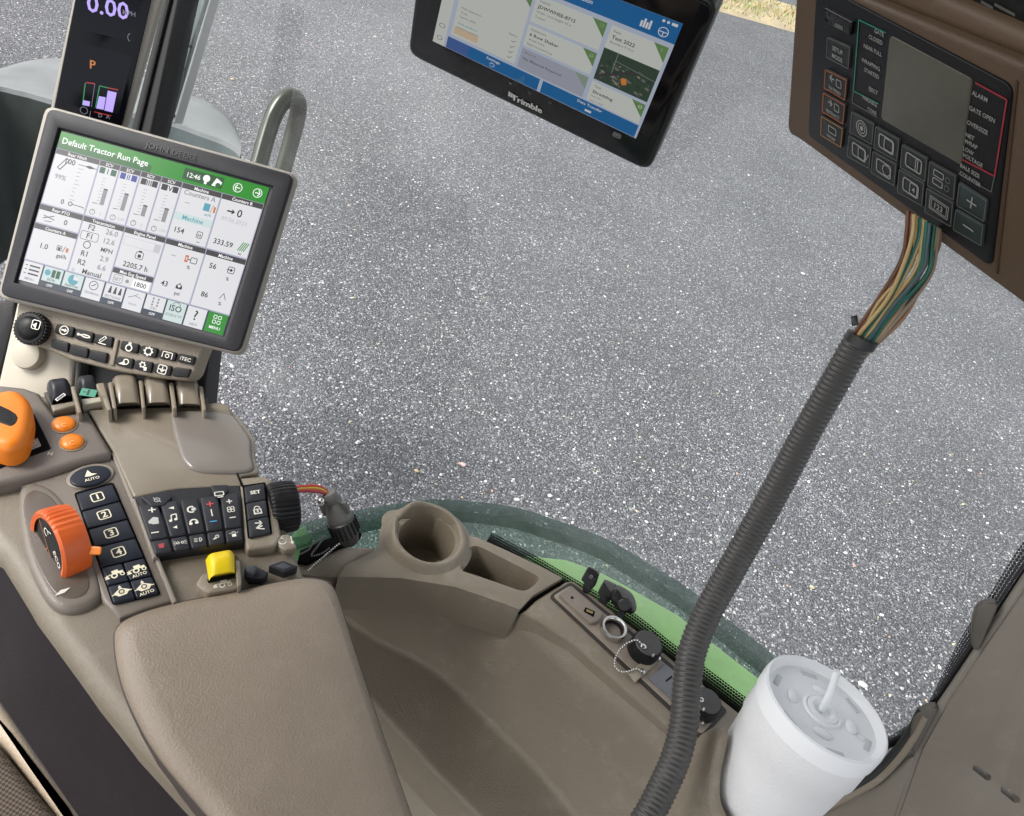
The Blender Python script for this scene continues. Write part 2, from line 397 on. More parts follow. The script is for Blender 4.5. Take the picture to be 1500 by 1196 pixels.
def chips():
    V, F, M = [], [], []
    for i in range(8500):
        x, y = random.uniform(-60, 1560), random.uniform(-40, 1196)
        p = G0(x, y)
        if p.y > 14 or p.length > 30: continue
        s = random.choice([.0025, .003, .0035, .004, .0045, .005, .006, .0075]) * (1 if random.random() < .98 else 1.6)
        a1 = random.uniform(0, 6.28); c, d = math.cos(a1), math.sin(a1); sx, sy, sz = s * random.uniform(.8, 1.7), s * random.uniform(.6, 1.1), s * .75
        k = len(V); z = sz * .5
        L = [(sx, 0, 0), (sx * .3, sy, 0), (-sx * .9, sy * .5, 0), (-sx * .7, -sy * .8, 0), (sx * .4, -sy, 0)]
        V += [Vector((p.x + u * c - v * d, p.y + u * d + v * c, z)) for u, v, _ in L]
        V += [Vector((p.x + (u * c - v * d) * .55, p.y + (u * d + v * c) * .55, z + sz * random.uniform(.6, 1))) for u, v, _ in L]
        F.append((k + 5, k + 6, k + 7, k + 8, k + 9))
        for j in range(5): F.append((k + j, k + (j + 1) % 5, k + 5 + (j + 1) % 5, k + 5 + j))
        q = random.random(); mi = 0 if q < .45 else 1 if q < .72 else 2 if q < .93 else 3 if q < .985 else 4
        M += [mi] * 6
    me = bpy.data.meshes.new('gravel'); me.from_pydata([tuple(v) for v in V], [], F)
    o = link('gravel', me, [mat('chip_white', (.62, .615, .60), .7), mat('chip_pale', (.45, .45, .44), .7), mat('chip_grey', (.24, .245, .255), .7),
                            mat('chip_tan', (.55, .46, .30), .7), mat('chip_rose', (.55, .30, .24), .7)], smooth=0)
    me.polygons.foreach_set('material_index', M); tag(o, 'loose pale stone chips on the grey yard', kind='stuff')
chips()

def pebble(x, y, r, c):
    bm = bmesh.new(); bmesh.ops.create_icosphere(bm, subdivisions=2, radius=1)
    rp = random.Random(int(x)); sc = (r * rp.uniform(.9, 1.4), r * rp.uniform(.7, 1), r * .55); p = G0(x, y)
    for v in bm.verts:
        k = 1 + rp.uniform(-.16, .16); v.co = Vector((v.co.x * sc[0] * k, v.co.y * sc[1] * k, v.co.z * sc[2] * k + sc[2] * .7)) + p
    o = from_bm('pebble', bm, mat('pebble_%s' % c, {'white': (.62, .61, .58), 'rose': (.55, .42, .38), 'tan': (.52, .42, .24)}[c], .7, var=.15, vscale=60), None, p, 50)
    tag(o, {'white': 'larger whitish pebble lying on the grey yard', 'rose': 'pale pinkish pebble lying alone on the grey yard', 'tan': 'yellowish tan pebble lying on the grey yard'}[c], 'pebble', 'pebbles on the yard')
for a_ in ((678, 682, .017, 'rose'), (757, 733, .013, 'white'), (1263, 1004, .016, 'white'), (1176, 402, .014, 'white'), (805, 727, .011, 'white'), (610, 691, .012, 'tan'), (1189, 861, .011, 'tan'), (340, 117, .014, 'tan'), (1238, 811, .012, 'white'), (1420, 690, .012, 'white')): pebble(*a_)

# cab frame: rearwards direction along the window sill and outwards
E1 = Vector((.936, -.352, 0)).normalized(); OUT = Vector((.352, .936, 0)).normalized(); Z = Vector((0, 0, 1))
LEAN = R(18)
WUP = OUT * math.sin(LEAN) + Z * math.cos(LEAN)
WN = E1.cross(WUP).normalized()
if WN.dot(CAM - flat(-.71)(900, 900)) < 0: WN = -WN          # faces into the cab
WP = Plane(flat(-.71)(822, 848) + OUT * .012, WN, E1)
def cabpt(e, o, z): return E1 * e + OUT * o + Vector((0, 0, H + z))
def cabslab(name, e0, e1, o0, o1, z0, z1, material, label):
    pts = [cabpt(e0, o0, z1), cabpt(e1, o0, z1), cabpt(e1, o1, z1), cabpt(e0, o1, z1)]
    o = from_bm(name, solid(pts, Z, z1 - z0, .02), material); tag(o, label, kind='structure'); return o
cabslab('cab_roof', -1.05, .95, -1.0, 1.02, .52, .62, HEAD, 'grey headliner roof over the cab')
cabslab('cab_floor', -1.0, .80, -1.0, .52, -1.42, -1.36, DARKSIDE, 'dark rubber floor of the cab')

# ================================================================== WINDOW, PILLARS AND WHAT SHOWS OUTSIDE
class PInk(Ink):
    """print on a Plane, in metres along its x and y; c() turns a photo pixel into u, v"""
    def __init__(s, pl, h=0.0, lift=.0003):
        o = pl.o + pl.n * h; s.pl, s.h = pl, h
        Ink.__init__(s, [o, o + pl.x, o + pl.x - pl.y, o - pl.y], lift)
    def c(s, x, y):
        d = s.pl(x, y, s.h) - s.q[0]; return d.dot(s.pl.x), -d.dot(s.pl.y)
    def ppoly(s, px, m, l=0): s.poly([s.c(*p) for p in px], m, l)
    def ptext(s, x, y, size, st, m, align='c', squash=1, l=.0004): u, v = s.c(x, y); s.text(u, v, size, st, m, align, l, squash)
    def pline(s, a, b, t, m, l=.0002): s.line(s.c(*a), s.c(*b), t, m, l)

def glass_mat():
    m = bpy.data.materials.new('window_glass'); m.use_nodes = True; t = m.node_tree; t.nodes.remove(t.nodes['Principled BSDF'])
    out = t.nodes['Material Output']
    tr = node(t, 'ShaderNodeBsdfTransparent'); tr.inputs[0].default_value = (.945, .965, .960, 1)
    gl = node(t, 'ShaderNodeBsdfGlossy'); gl.inputs['Roughness'].default_value = .02
    fr = node(t, 'ShaderNodeFresnel'); fr.inputs[0].default_value = 1.35
    mx = node(t, 'ShaderNodeMixShader'); t.links.new(fr.outputs[0], mx.inputs[0]); t.links.new(tr.outputs[0], mx.inputs[1]); t.links.new(gl.outputs[0], mx.inputs[2])
    tc = node(t, 'ShaderNodeTexCoord'); n = node(t, 'ShaderNodeTexNoise'); n.inputs['Scale'].default_value = 5; n.inputs['Detail'].default_value = 7; n.inputs['Roughness'].default_value = .6
    t.links.new(tc.outputs['Object'], n.inputs['Vector'])
    mr = node(t, 'ShaderNodeMapRange'); mr.inputs[1].default_value = .46; mr.inputs[2].default_value = .74; mr.inputs[3].default_value = .02; mr.inputs[4].default_value = .22
    t.links.new(n.outputs['Fac'], mr.inputs[0])
    df = node(t, 'ShaderNodeBsdfDiffuse'); df.inputs[0].default_value = (.6, .62, .62, 1)
    m2 = node(t, 'ShaderNodeMixShader'); t.links.new(mr.outputs[0], m2.inputs[0]); t.links.new(mx.outputs[0], m2.inputs[1]); t.links.new(df.outputs[0], m2.inputs[2])
    t.links.new(m2.outputs[0], out.inputs['Surface']); return m
GLASS = glass_mat()
FW_ = .026
def frit_mat():
    m = bpy.data.materials.new('ceramic_frit_dots'); m.use_nodes = True; t = m.node_tree; b = t.nodes['Principled BSDF']; out = t.nodes['Material Output']
    b.inputs['Base Color'].default_value = (.006, .006, .007, 1); b.inputs['Roughness'].default_value = .3
    uv = node(t, 'ShaderNodeUVMap'); sp = node(t, 'ShaderNodeSeparateXYZ'); t.links.new(uv.outputs[0], sp.inputs[0])
    P = .0034
    def M(op, a, bv=None, c=None):
        n = node(t, 'ShaderNodeMath', operation=op)
        for i, x in enumerate((a, bv, c)):
            if x is None: continue
            if isinstance(x, (int, float)): n.inputs[i].default_value = x
            else: t.links.new(x, n.inputs[i])
        return n.outputs[0]
    vr = M('DIVIDE', sp.outputs[1], P); row = M('FLOOR', vr); od = M('MULTIPLY', M('MODULO', row, 2.0), .5)
    ur = M('ADD', M('DIVIDE', sp.outputs[0], P), od)
    fx = M('SUBTRACT', M('FRACT', ur), .5); fy = M('SUBTRACT', M('FRACT', vr), .5)
    r = M('SQRT', M('ADD', M('MULTIPLY', fx, fx), M('MULTIPLY', fy, fy)))
    rad = M('SUBTRACT', .80, M('DIVIDE', sp.outputs[1], FW_ * 2.7))
    al = M('LESS_THAN', r, rad)
    tr = node(t, 'ShaderNodeBsdfTransparent'); mx = node(t, 'ShaderNodeMixShader')
    t.links.new(al, mx.inputs[0]); t.links.new(tr.outputs[0], mx.inputs[1]); t.links.new(b.outputs[0], mx.inputs[2]); t.links.new(mx.outputs[0], out.inputs['Surface'])
    return m
FRIT = frit_mat()
def sw(p):  d = p - WP.o; return d.dot(E1), d.dot(WUP)
def wpt(s, t, h=0): return WP.o + E1 * s + WUP * t + WP.n * h
sA = sw(WP(306, 0))[0] - .20; sB = sw(WP(1500, 830))[0] + .10
win = thing('window_pane', wpt((sA + sB) / 2, -.05), 'large tinted side window pane with dotted black border', 'window')
gp = [wpt(sA, -.05, -.003), wpt(sB, -.05, -.003), wpt(sB, 1.20, -.003), wpt(sA, 1.20, -.003)]
me = bpy.data.meshes.new('glass'); me.from_pydata([tuple(p) for p in gp], [], [(0, 1, 2, 3)]); link('glass', me, GLASS, win, smooth=0)
def frit(px, dirs, h=.002):
    pts = [WP(x, y, h) for x, y in px]
    if isinstance(dirs, Vector): dirs = [dirs] * len(pts)
    up = resample(spline(pts, 6, False), 40); dd = resample(spline(dirs, 6, False), 40)
    lo = [p - d.normalized() * FW_ for p, d in zip(up, dd)]
    me = bpy.data.meshes.new('frit_band'); N = len(up)
    me.from_pydata([tuple(p) for p in up + lo], [], [(i, i + 1, N + i + 1, N + i) for i in range(N - 1)])
    L = [0]
    for a, b in zip(up, up[1:]): L.append(L[-1] + (b - a).length)
    uvl = me.uv_layers.new(name='UVMap')
    for p in me.polygons:
        for li in p.loop_indices:
            vi = me.loops[li].vertex_index; uvl.data[li].uv = (L[vi % N], FW_ if vi < N else 0)
    link('frit_band', me, FRIT, win, smooth=0)
nE = E1.cross(WP.n).normalized(); nE = nE if nE.z > 0 else -nE
frit([(720, 780), (785, 815), (831, 842), (880, 870), (930, 899), (986, 943), (1026, 972), (1101, 1028), (1140, 1056)], WUP)
frit([(1535, 740), (1480, 822), (1446, 877), (1406, 937), (1359, 1030), (1335, 1058), (1300, 1080), (1255, 1100)],
     [-E1, -E1, -E1, -E1, -E1, -E1 * .6 + WUP * .6, WUP, WUP])
frit([(330, -220), (284, -40), (272, 0), (256, 74), (237, 134), (224, 186), (205, 250), (185, 310)], E1)

# front corner post: black seal with a grey outer edge
post = thing('corner_post', WP(190, 300, .0), 'black rubber sealed corner post behind the tall narrow display', 'pillar')
prism('seal', [(340, -400), (368, -400), (275, -60), (262, 0), (222, 190), (180, 330), (120, 520), (90, 520), (150, 330), (192, 184), (238, 0), (249, -60)], WP, .016, .03, SATIN, post, .004)
prism('seal_lip', [(256, -60), (262, -60), (249, 0), (203, 190), (170, 320), (164, 320), (198, 190), (243, 0)], WP, .020, .004, BLACK, post, .0015)
PANE2 = mat('grey_outer_panel', (.12, .155, .16), .25, var=.1)
PANE3 = mat('pale_outer_panel', (.22, .26, .265), .22, var=.08)
outer = thing('outer_panel', WP(245, 180, -.10), 'narrow blue grey panel outside the glass beside the corner post', 'panel')
prism('panel_upper', [(256, -50), (315, -50), (301, 0), (279, 68), (245, 66), (250, 20)], WP, -.08, .012, PANE3, outer, .002)
prism('panel_lower', [(246, 67), (279, 69), (250, 176), (215, 176), (215, 150)], WP, -.08, .012, PANE2, outer, .002)
prism('edge_strip', [(306, 0), (318, -50), (322, -50), (309, 0), (256, 180), (252, 180)], WP, -.078, .014, mat('pale_edge_reflection', (.42, .43, .42), .4), outer, .001)  # pale strip paints the reflection along the glass edge
for x, y in ((279, 68), (255, 170), (268, 100)):
    lathe('screw', WP(x, y, -.078), WP.n, [(0, .003), (.0022, .002), (.0026, 0)], SATIN, outer, n=10)

# right rear pillar trim
PB = Plane(WP.o + WP.n * .016, WP.n, E1)
pil = thing('pillar_trim', PB(1400, 1250), 'smooth taupe trim panel covering the rear cab pillar', 'pillar')
PILM = mat('pillar_taupe', (.205, .176, .140), .40, scuff=.12, bump=.2, bscale=800, var=.08)
cutters = []
for q in ([(1427, 1131), (1433, 1131), (1454, 1147), (1452, 1154), (1446, 1153), (1426, 1137)], [(1468, 1163), (1474, 1162), (1496, 1180), (1496, 1186), (1488, 1187), (1468, 1170)]):
    cutters.append(solid([PB(x, y, .01) for x, y in q], PB.n, .03))
prism('panel', [(1580, 760), (1500, 868), (1446, 945), (1390, 1030), (1352, 1098), (1316, 1200), (1290, 1330), (1700, 1330), (1700, 760)], PB, 0, .016, PILM, pil, .004, 3, cut=cutters)
prism('edge_trim', [(1570, 745), (1500, 846), (1431, 951), (1374, 1035), (1338, 1103), (1300, 1200), (1270, 1330), (1300, 1330), (1325, 1200), (1360, 1100), (1400, 1030), (1455, 945), (1508, 868), (1590, 760)], PB, -.003, .008, mat('pillar_edge_highlight', (.24, .215, .185), .38, var=.06), pil, .004)  # paler than the panel: edge highlight put into the colour
for q in ([(1424, 915), (1431, 893), (1446, 884), (1462, 888), (1446, 926), (1434, 952), (1424, 948)], [(1333, 1076), (1340, 1052), (1356, 1039), (1374, 1040), (1358, 1074), (1342, 1102), (1333, 1096)]):
    prism('clip', q, PB, .002, .010, mat('clip_dark', (.10, .085, .07), .45, var=.08), pil, .003, sm=3)
for q in ([(1428, 1133), (1434, 1133), (1450, 1146), (1447, 1150), (1428, 1136)], [(1469, 1165), (1475, 1165), (1491, 1180), (1489, 1183), (1469, 1168)]):
    prism('slot_lining', q, PB, -.005, .004, mat('slot_tan', (.30, .25, .19), .5), pil, .0006)
gas = thing('window_gasket', WP(1280, 1130, .01), 'curved black rubber gasket below the window corner', 'gasket')
for k, (h, r, d) in enumerate(((.012, .005, 0), (.016, .0035, 9))):
    tube('gasket_lip', resample(spline([WP(x + d * .4, y + d, h) for x, y in [(1120, 1210), (1190, 1182), (1240, 1158), (1280, 1135), (1310, 1106), (1335, 1072), (1352, 1040)]], 8, False), 50), r, SATIN if k == 0 else TAN3, gas, n=10)
ctrim = thing('corner_trim', WP(1280, 1230, .0), 'taupe lower trim between the gasket and rear pillar', 'trim')
prism('panel', [(1180, 1205), (1240, 1172), (1290, 1148), (1328, 1112), (1345, 1105), (1310, 1210), (1290, 1300), (1150, 1300)], WP, .014, .03, PILM, ctrim, .004)

# outside: green body panel, tube added as curved window edge, fender, grab rail
gpl = flat(-.80)
gpn = thing('body_panel', gpl(960, 960), 'bright green painted body panel just below the window sill', 'panel')
prism('panel', [(770, 812), (830, 818), (880, 836), (914, 854), (994, 899), (1031, 929), (1114, 993), (1190, 1056), (1100, 1110), (960, 1010), (850, 910), (760, 850)], gpl, 0, .03, GREEN, gpn, .006)
gfl = thing('tank_cover', flat(-.9)(440, 790), 'small green painted corner showing past the wire plug', 'panel')
prism('panel', [(420, 800), (428, 782), (446, 768), (458, 792), (440, 802)], flat(-.90), 0, .03, GREEN, gfl, .003)
rl = flat(-.86)
def glass_edge_mat():
    m = TEAL.copy(); m.name = 'translucent_green_edge'; t = m.node_tree; b = t.nodes['Principled BSDF']; b.inputs['Roughness'].default_value = .3
    tr = node(t, 'ShaderNodeBsdfTransparent'); tr.inputs[0].default_value = (.75, .9, .84, 1); mx = node(t, 'ShaderNodeMixShader'); mx.inputs[0].default_value = .52
    t.links.new(tr.outputs[0], mx.inputs[1]); t.links.new(b.outputs[0], mx.inputs[2]); t.links.new(mx.outputs[0], t.nodes['Material Output'].inputs['Surface']); return m
pts = resample(spline([rl(x, y) for x, y in [(395, 800), (430, 788), (500, 770), (565, 757), (620, 749), (663, 748), (747, 758), (813, 778), (880, 803), (940, 838), (1000, 876), (1042, 909), (1122, 972), (1200, 1030), (1290, 1100)]], 6, False), 90)
tag(tube('curved_rail', pts, .0158, glass_edge_mat(), None, pts[45], n=16), 'translucent dark green tube added for the curved lower window edge', 'rail')  # tube added to stand for the translucent lower edge of the glass

def tint_mat():
    m = bpy.data.materials.new('tinted_edge_sheet'); m.use_nodes = True; t = m.node_tree; b = t.nodes['Principled BSDF']; out = t.nodes['Material Output']
    b.inputs['Base Color'].default_value = (.13, .20, .165, 1); b.inputs['Roughness'].default_value = .45
    tr = node(t, 'ShaderNodeBsdfTransparent'); tr.inputs[0].default_value = (.80, .93, .86, 1); mx = node(t, 'ShaderNodeMixShader'); mx.inputs[0].default_value = .30
    t.links.new(tr.outputs[0], mx.inputs[1]); t.links.new(b.outputs[0], mx.inputs[2]); t.links.new(mx.outputs[0], out.inputs['Surface']); return m
gd = prism('glass_edge_tint', [(395, 800), (430, 788), (500, 770), (565, 757), (620, 749), (663, 748), (747, 758), (813, 778), (880, 803), (940, 838), (1000, 876), (1042, 909), (1122, 972), (1200, 1030), (1150, 1060), (1010, 960), (900, 890), (820, 845), (700, 810), (600, 800), (500, 830), (420, 830)], flat(-.864), 0, .004, tint_mat(), None, 0, base=flat(-.864)(700, 780))  # sheet added for the green tint and haze inside the glass edge
tag(gd, 'clear green sheet added for the tint inside the curved window edge', 'edge sheet')
fen = thing('front_fender', flat(-1.5)(150, 300), 'dusty grey front wheel fender beyond the corner post', 'fender')
def fender():
    rows = []
    bk = [flat(-1.22)(x, y) for x, y in [(-90, 150), (-20, 112), (20, 95), (50, 88), (90, 86), (150, 95), (225, 118), (270, 136), (305, 150), (330, 166), (345, 186), (352, 205)]]
    cr = [flat(-1.17)(x, y) for x, y in [(-90, 170), (-20, 128), (30, 134), (60, 142), (90, 150), (150, 158), (225, 172), (262, 182), (300, 196), (325, 205), (345, 216), (353, 224)]]
    bk = resample(spline(bk, 6, False), 50); cr = resample(spline(cr, 6, False), 50)
    base = [p + Vector((0, .05, -.3)) for p in bk]
    mid = [(a.lerp(b, .5) + Vector((0, 0, .018))) for a, b in zip(bk, cr)]
    lip = [p + Vector((0, -.006, -.012)) for p in cr]
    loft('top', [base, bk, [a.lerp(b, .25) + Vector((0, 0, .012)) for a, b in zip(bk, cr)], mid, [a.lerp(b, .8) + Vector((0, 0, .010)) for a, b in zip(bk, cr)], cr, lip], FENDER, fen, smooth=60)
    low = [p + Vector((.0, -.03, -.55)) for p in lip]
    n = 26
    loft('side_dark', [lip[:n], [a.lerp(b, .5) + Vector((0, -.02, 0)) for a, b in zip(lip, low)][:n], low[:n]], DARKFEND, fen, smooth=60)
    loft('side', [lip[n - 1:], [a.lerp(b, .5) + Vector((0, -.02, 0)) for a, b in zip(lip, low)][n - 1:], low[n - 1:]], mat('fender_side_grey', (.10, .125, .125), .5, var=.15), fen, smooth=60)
fender()
pp = path([(352, 330, 1.40), (375, 255, 1.42), (392, 195, 1.44), (404, 163, 1.45), (418, 145, 1.46), (431, 143, 1.47), (437, 154, 1.48), (434, 178, 1.49), (420, 230, 1.50), (395, 320, 1.50)], 8)
tag(tube('grab_rail', pp, .0145, OLIVE, None, pp[0], n=16), 'bent glossy olive black grab rail outside behind the display corner', 'rail')

# ================================================================== CORNER POST DISPLAY
n0 = (-ray(165, 90) + Vector((0, -.15, 0))).normalized()
CP = Plane(at(165, 90, 1.05), n0, (RT * .975 - UP * .22))
cpd = thing('post_display', CP(130, 175), 'tall narrow black post display showing purple 0.00 speed and bars', 'display')
prism('frame', [(117, -60), (254, -60), (240, 0), (188, 185), (160, 260), (55, 250), (75, 154), (107, 0)], CP, 0, .03, EDGE, cpd, .004)
scr = prism('screen', [(121, -58), (236, -58), (222, 0), (181, 176), (152, 258), (60, 246), (80, 154), (110, 0)], CP, .002, .004, mat('post_screen', (.006, .006, .009), .12, spec=.2), cpd, .001)
k = PInk(CP, .002)
PUR = glow((190, 170, 250), .75); RED = glow((200, 60, 60), .55); GRN = glow((40, 150, 90), .6); AMB = glow((215, 130, 60), .6); DIM = glow((150, 150, 165), .4)
DPAN = mat('post_screen_panel', (.009, .010, .015), .14, spec=.2)
k.ppoly([(120, -50), (212, -50), (206, 4), (198, 62), (117, 44)], DPAN, .0001); k.ppoly([(112, 62), (194, 82), (174, 168), (86, 152)], DPAN, .0001)
k.ptext(158, 23, .0165, '0.00', PUR, 'c'); k.ptext(189, 23, .0045, 'MPH', DIM, 'c'); k.ptext(186, 3, .004, 'xxxxx', DIM, 'c') if 0 else None
k.ptext(136, 101, .0085, 'P', AMB, 'c')
k.ring(*k.c(194, 56), .005, .0007, DIM, a0=120, a1=240)
def bars(l, t, r, b, c1): pass
k.pline((125, 122), (121, 154), .0011, GRN); k.pline((126, 121), (139, 123), .0011, RED); k.pline((139, 123), (134, 157), .0006, DIM)
k.ppoly([(122, 147), (132, 149), (131, 156), (121, 154)], PUR, .0003)
k.pline((146, 126), (140, 158), .0011, GRN); k.pline((146, 126), (158, 129), .0011, GRN); k.pline((158, 129), (173, 132), .0011, RED)
k.ppoly([(145, 141), (155, 143), (152, 161), (141, 159)], PUR, .0003); k.ppoly([(158, 133), (171, 136), (165, 165), (153, 162)], PUR, .0003)
k.pline((138, 164), (163, 170), .0009, RED)
k.ring(*k.c(123, 162), .004, .0007, DIM); k.pline((133, 163), (131, 172), .0006, DIM); k.ptext(147, 172, .004, 'D', DIM); k.ptext(158, 174, .004, 'A', DIM)
k.build('screen_print', scr)

# ================================================================== MAIN TOUCH DISPLAY
C0 = Vector((0, 0, H))
JD = Plane(Vector((-.397, .611, -.464)) + C0, (-.023, -.744, .668), (.997, .035, .073))
jd = thing('touch_display', JD(170, 520, -.03), 'large charcoal touch display showing green run page in warm grey edging', 'display')
prism('housing', [(65.6, 153), (435, 254), (352.6, 521.5), (-6, 436.7)], JD, .0035, .010, EDGE, jd, .0030, rnd=.010)
prism('back_shell', [(85, 172), (410, 262), (336, 500), (22, 425)], JD, -.006, .028, BLACK, jd, .004, rnd=.012, taper=-.12)
SQ = [(90.5, 192.7), (394.9, 275.3), (327, 493), (27, 410)]
cutb = solid([JD(x, y, .0085) + JD.n * .01 for x, y in [(85, 187), (400, 273), (329, 500), (20, 414)]], JD.n, .05)
bez = prism('bezel', [(70.5, 158), (430, 256.5), (349.5, 516.5), (-1, 432)], JD, .0085, .006, BEZEL, jd, .0012, rnd=.008, cut=[cutb])
prism('bezel_lip', [(84, 184), (404, 272), (331, 504), (18, 417)], JD, .0045, .003, mat('bezel_lip', (.085, .08, .085), .45), jd, .0006)
scr = prism('screen', SQ, JD, .005, .003, mat('screen_glass', (.01, .01, .01), .1), jd, 0)
lg = PInk(JD, .0085); u, v = lg.c(250, 226); lg.text(u, v, .0050, 'JOHN DEERE', mat('embossed', (.020, .020, .023), .3), 'c', squash=1.25); lg.build('wordmark', bez)
s = Ink([JD(x, y, .005) for x, y in SQ])
W_ = glow((236, 236, 240)); LG = glow((206, 206, 214)); HD = glow((70, 66, 70)); TX = glow((52, 54, 58)); GY = glow((150, 150, 156)); G1 = glow((40, 150, 40)); G2 = glow((28, 110, 40))
VI = glow((176, 178, 200)); BL = glow((38, 66, 160)); DG = glow((34, 96, 70)); BK = glow((44, 44, 48)); CY = glow((90, 170, 190)); OR = glow((214, 120, 60)); MINT = glow((214, 232, 230)); NAVY = glow((52, 66, 82)); WT = glow((250, 250, 250), .75)
s.rect(0, 0, 1, 1, VI)
s.rect(0, 0, 1, .112, G1, .0001); s.rect(0, .062, .45, .112, G2, .00012)
s.text(.018, .075, .0058, 'Default Tractor Run Page', WT)
s.rect(.60, .018, .79, .092, glow((36, 92, 44)), .00015); s.text(.62, .072, .0045, '12:46', WT)
s.disc(.71, .05, .0035, WT); s.rect(.704, .055, .716, .088, WT, .0003); s.poly([(.74, .085), (.755, .03), (.785, .05), (.78, .085)], WT, .0003); s.disc(.77, .075, .0026, G2, .0004)
for uu, ch in ((.86, -1), (.955, 1)):
    s.ring(uu, .055, .0046, .0007, WT); s.line((uu - .012, .055), (uu + .012, .055), .0009, WT); s.line((uu + .012 * ch, .055), (uu + .003 * ch, .035), .0009, WT); s.line((uu + .012 * ch, .055), (uu + .003 * ch, .075), .0009, WT)
def cell(u0, v0, u1, v1, head=None, bg=W_, hh=.034):
    s.rect(u0 + .004, v0, u1 - .004, v1 - .004, bg, .0001)
    if head is not None:
        s.rect(u0 + .002, v0, u1 - .002, v0 + hh, HD, .00015); s.text((u0 + u1) / 2, v0 + hh * .8, .0030, head, WT, 'c')
cell(0, .115, .212, .485, 'Rear Hitch')
s.text(.105, .195, .0052, '100', TX, 'r'); s.line((.12, .18), (.21, .18), .0006, TX); s.poly([(.15, .18), (.175, .170), (.205, .18), (.175, .190)], TX, .0003)
s.text(.03, .305, .0046, '99%', GY); s.line((.035, .24), (.068, .165), .0042, TX); s.line((.037, .235), (.066, .17), .0024, W_, .0003)
for i in range(9): s.line((.125, .205 + i * .026), (.15 if i % 4 == 0 else .14, .205 + i * .026), .0005, GY)
s.text(.105, .455, .0046, '0', TX, 'r'); s.ring(.135, .44, .0022, .0008, TX); s.line((.145, .44), (.20, .442), .0007, TX); s.line((.19, .442), (.21, .455), .0005, GY)
for i, (nm, cc, lv) in enumerate((('I', DG, .62), ('II', BL, .66), ('III', BK, .42), ('IV', BK, .52))):
    u0 = .212 + i * .0995; cell(u0, .115, u0 + .0995, .485, 'SCV')
    s.rect(u0 + .010, .155, u0 + .090, .195, cc, .0002)
    s.rect(u0 + .036, .150, u0 + .064, .200, W_, .00025); s.text(u0 + .05, .193, .0052, nm, cc, 'c')
    for j in range(9): s.line((u0 + .035, .225 + j * .021), (u0 + .05, .225 + j * .021), .0004, GY)
    s.rect(u0 + .054, .225 + (1 - lv) * .17, u0 + .074, .395, GY, .0002); s.rect(u0 + .054, .222 + (1 - lv) * .17, u0 + .074, .230 + (1 - lv) * .17, TX, .0003)
    s.line((u0 + .02, .395), (u0 + .042, .392), .0006, TX)
    s.ring(u0 + .032, .452, .0028, .0005, TX, n=14); s.line((u0 + .032, .452), (u0 + .032, .437), .0004, TX); s.text(u0 + .072, .462, .003, '5' if i % 2 == 0 else 'OFF', LG, 'c')
cell(.61, .115, .80, .485, 'Machine'); s.text(.705, .185, .0046, 'Counters A', GY, 'c'); s.line((.645, .235), (.668, .235), .0006, GY); s.rect(.735, .205, .765, .255, CY, .0002); s.line((.77, .26), (.78, .205), .0006, OR); s.rect(.783, .215, .792, .255, OR, .0002); s.text(.765, .285, .0028, 'ac/h', CY, 'c')
s.rect(.615, .305, .795, .355, MINT, .00015); s.text(.705, .345, .0044, 'Machine', CY, 'c'); s.text(.66, .435, .0050, '154', TX, 'c'); s.rrect(.755, .415, .0030, .0034, .0006, TX); s.text(.755, .430, .0034, 'H', TX, 'c'); s.line((.75, .462), (.765, .462), .0006, TX)
cell(.80, .115, 1.0, .485, 'Counters B'); s.line((.845, .215), (.868, .215), .0016, TX); s.poly([(.868, .197), (.883, .215), (.868, .233)], TX, .0003); s.text(.905, .238, .0074, '0', TX, 'c'); s.text(.89, .282, .0040, '09.06.2023', LG, 'c')
s.text(.872, .44, .0050, '333.59', TX, 'c')
for i in range(4): s.line((.945 + i * .009, .445), (.962 + i * .009, .385), .0009, G1)
s.text(.96, .470, .0026, 'ac', TX, 'c')
cell(0, .490, .212, .612, 'Rear PTO'); s.line((.03, .575), (.08, .545), .0008, TX); s.line((.03, .555), (.085, .57), .0012, GY); s.line((.04, .590), (.075, .585), .0006, TX); s.text(.14, .582, .0050, '0', TX, 'c')
cell(0, .617, .212, .862, 'Counters A'); s.text(.075, .765, .0050, '1.0', TX, 'c'); s.rrect(.145, .735, .0026, .0026, .0006, TX); s.rect(.139, .728, .151, .748, TX, .0003); s.line((.163, .755), (.172, .715), .0006, TX); s.rect(.177, .722, .189, .750, OR, .0003); s.text(.165, .795, .0038, 'gal/h', TX, 'c')
cell(.212, .490, .413, .862, 'Transmission')
for i, (a_, b_) in enumerate((('F2', '26.0'), ('F1', '12.6'), ('', 'MPH'), ('R1', '2.9'), ('R2', '6.6'))):
    vv = .568 + i * .058
    if a_: s.text(.265, vv, .0052, a_, TX, 'c')
    s.text(.362, vv, .0050 if b_ != 'MPH' else .0042, b_, TX if b_ == 'MPH' else GY, 'c')
s.rrect(.265, .610, .0090, .0043, .0005, TX); s.ring(.265, .667, .0038, .0008, TX); s.text(.325, .852, .0048, 'Manual', TX, 'c'); s.disc(.235, .845, .0018, LG)
cell(.413, .490, .612, .755, 'Engine Panel'); s.rect(.425, .545, .60, .60, LG, .0002); s.rect(.427, .548, .57, .597, W_, .00025); s.rrect(.515, .645, .0040, .0036, .0006, TX); s.disc(.515, .648, .0018, TX); s.rect(.507, .613, .523, .622, TX, .0003); s.text(.512, .735, .0050, '2205.7 h', TX, 'c')
cell(.413, .758, .612, .862, 'Max Eng Speed'); s.rrect(.45, .825, .0048, .0040, .0006, GY); s.text(.45, .838, .0032, 'SET', GY, 'c'); s.disc(.495, .825, .0018, GY); s.rect(.52, .800, .60, .853, WT, .0002); s.text(.56, .842, .0046, '1800', TX, 'c')
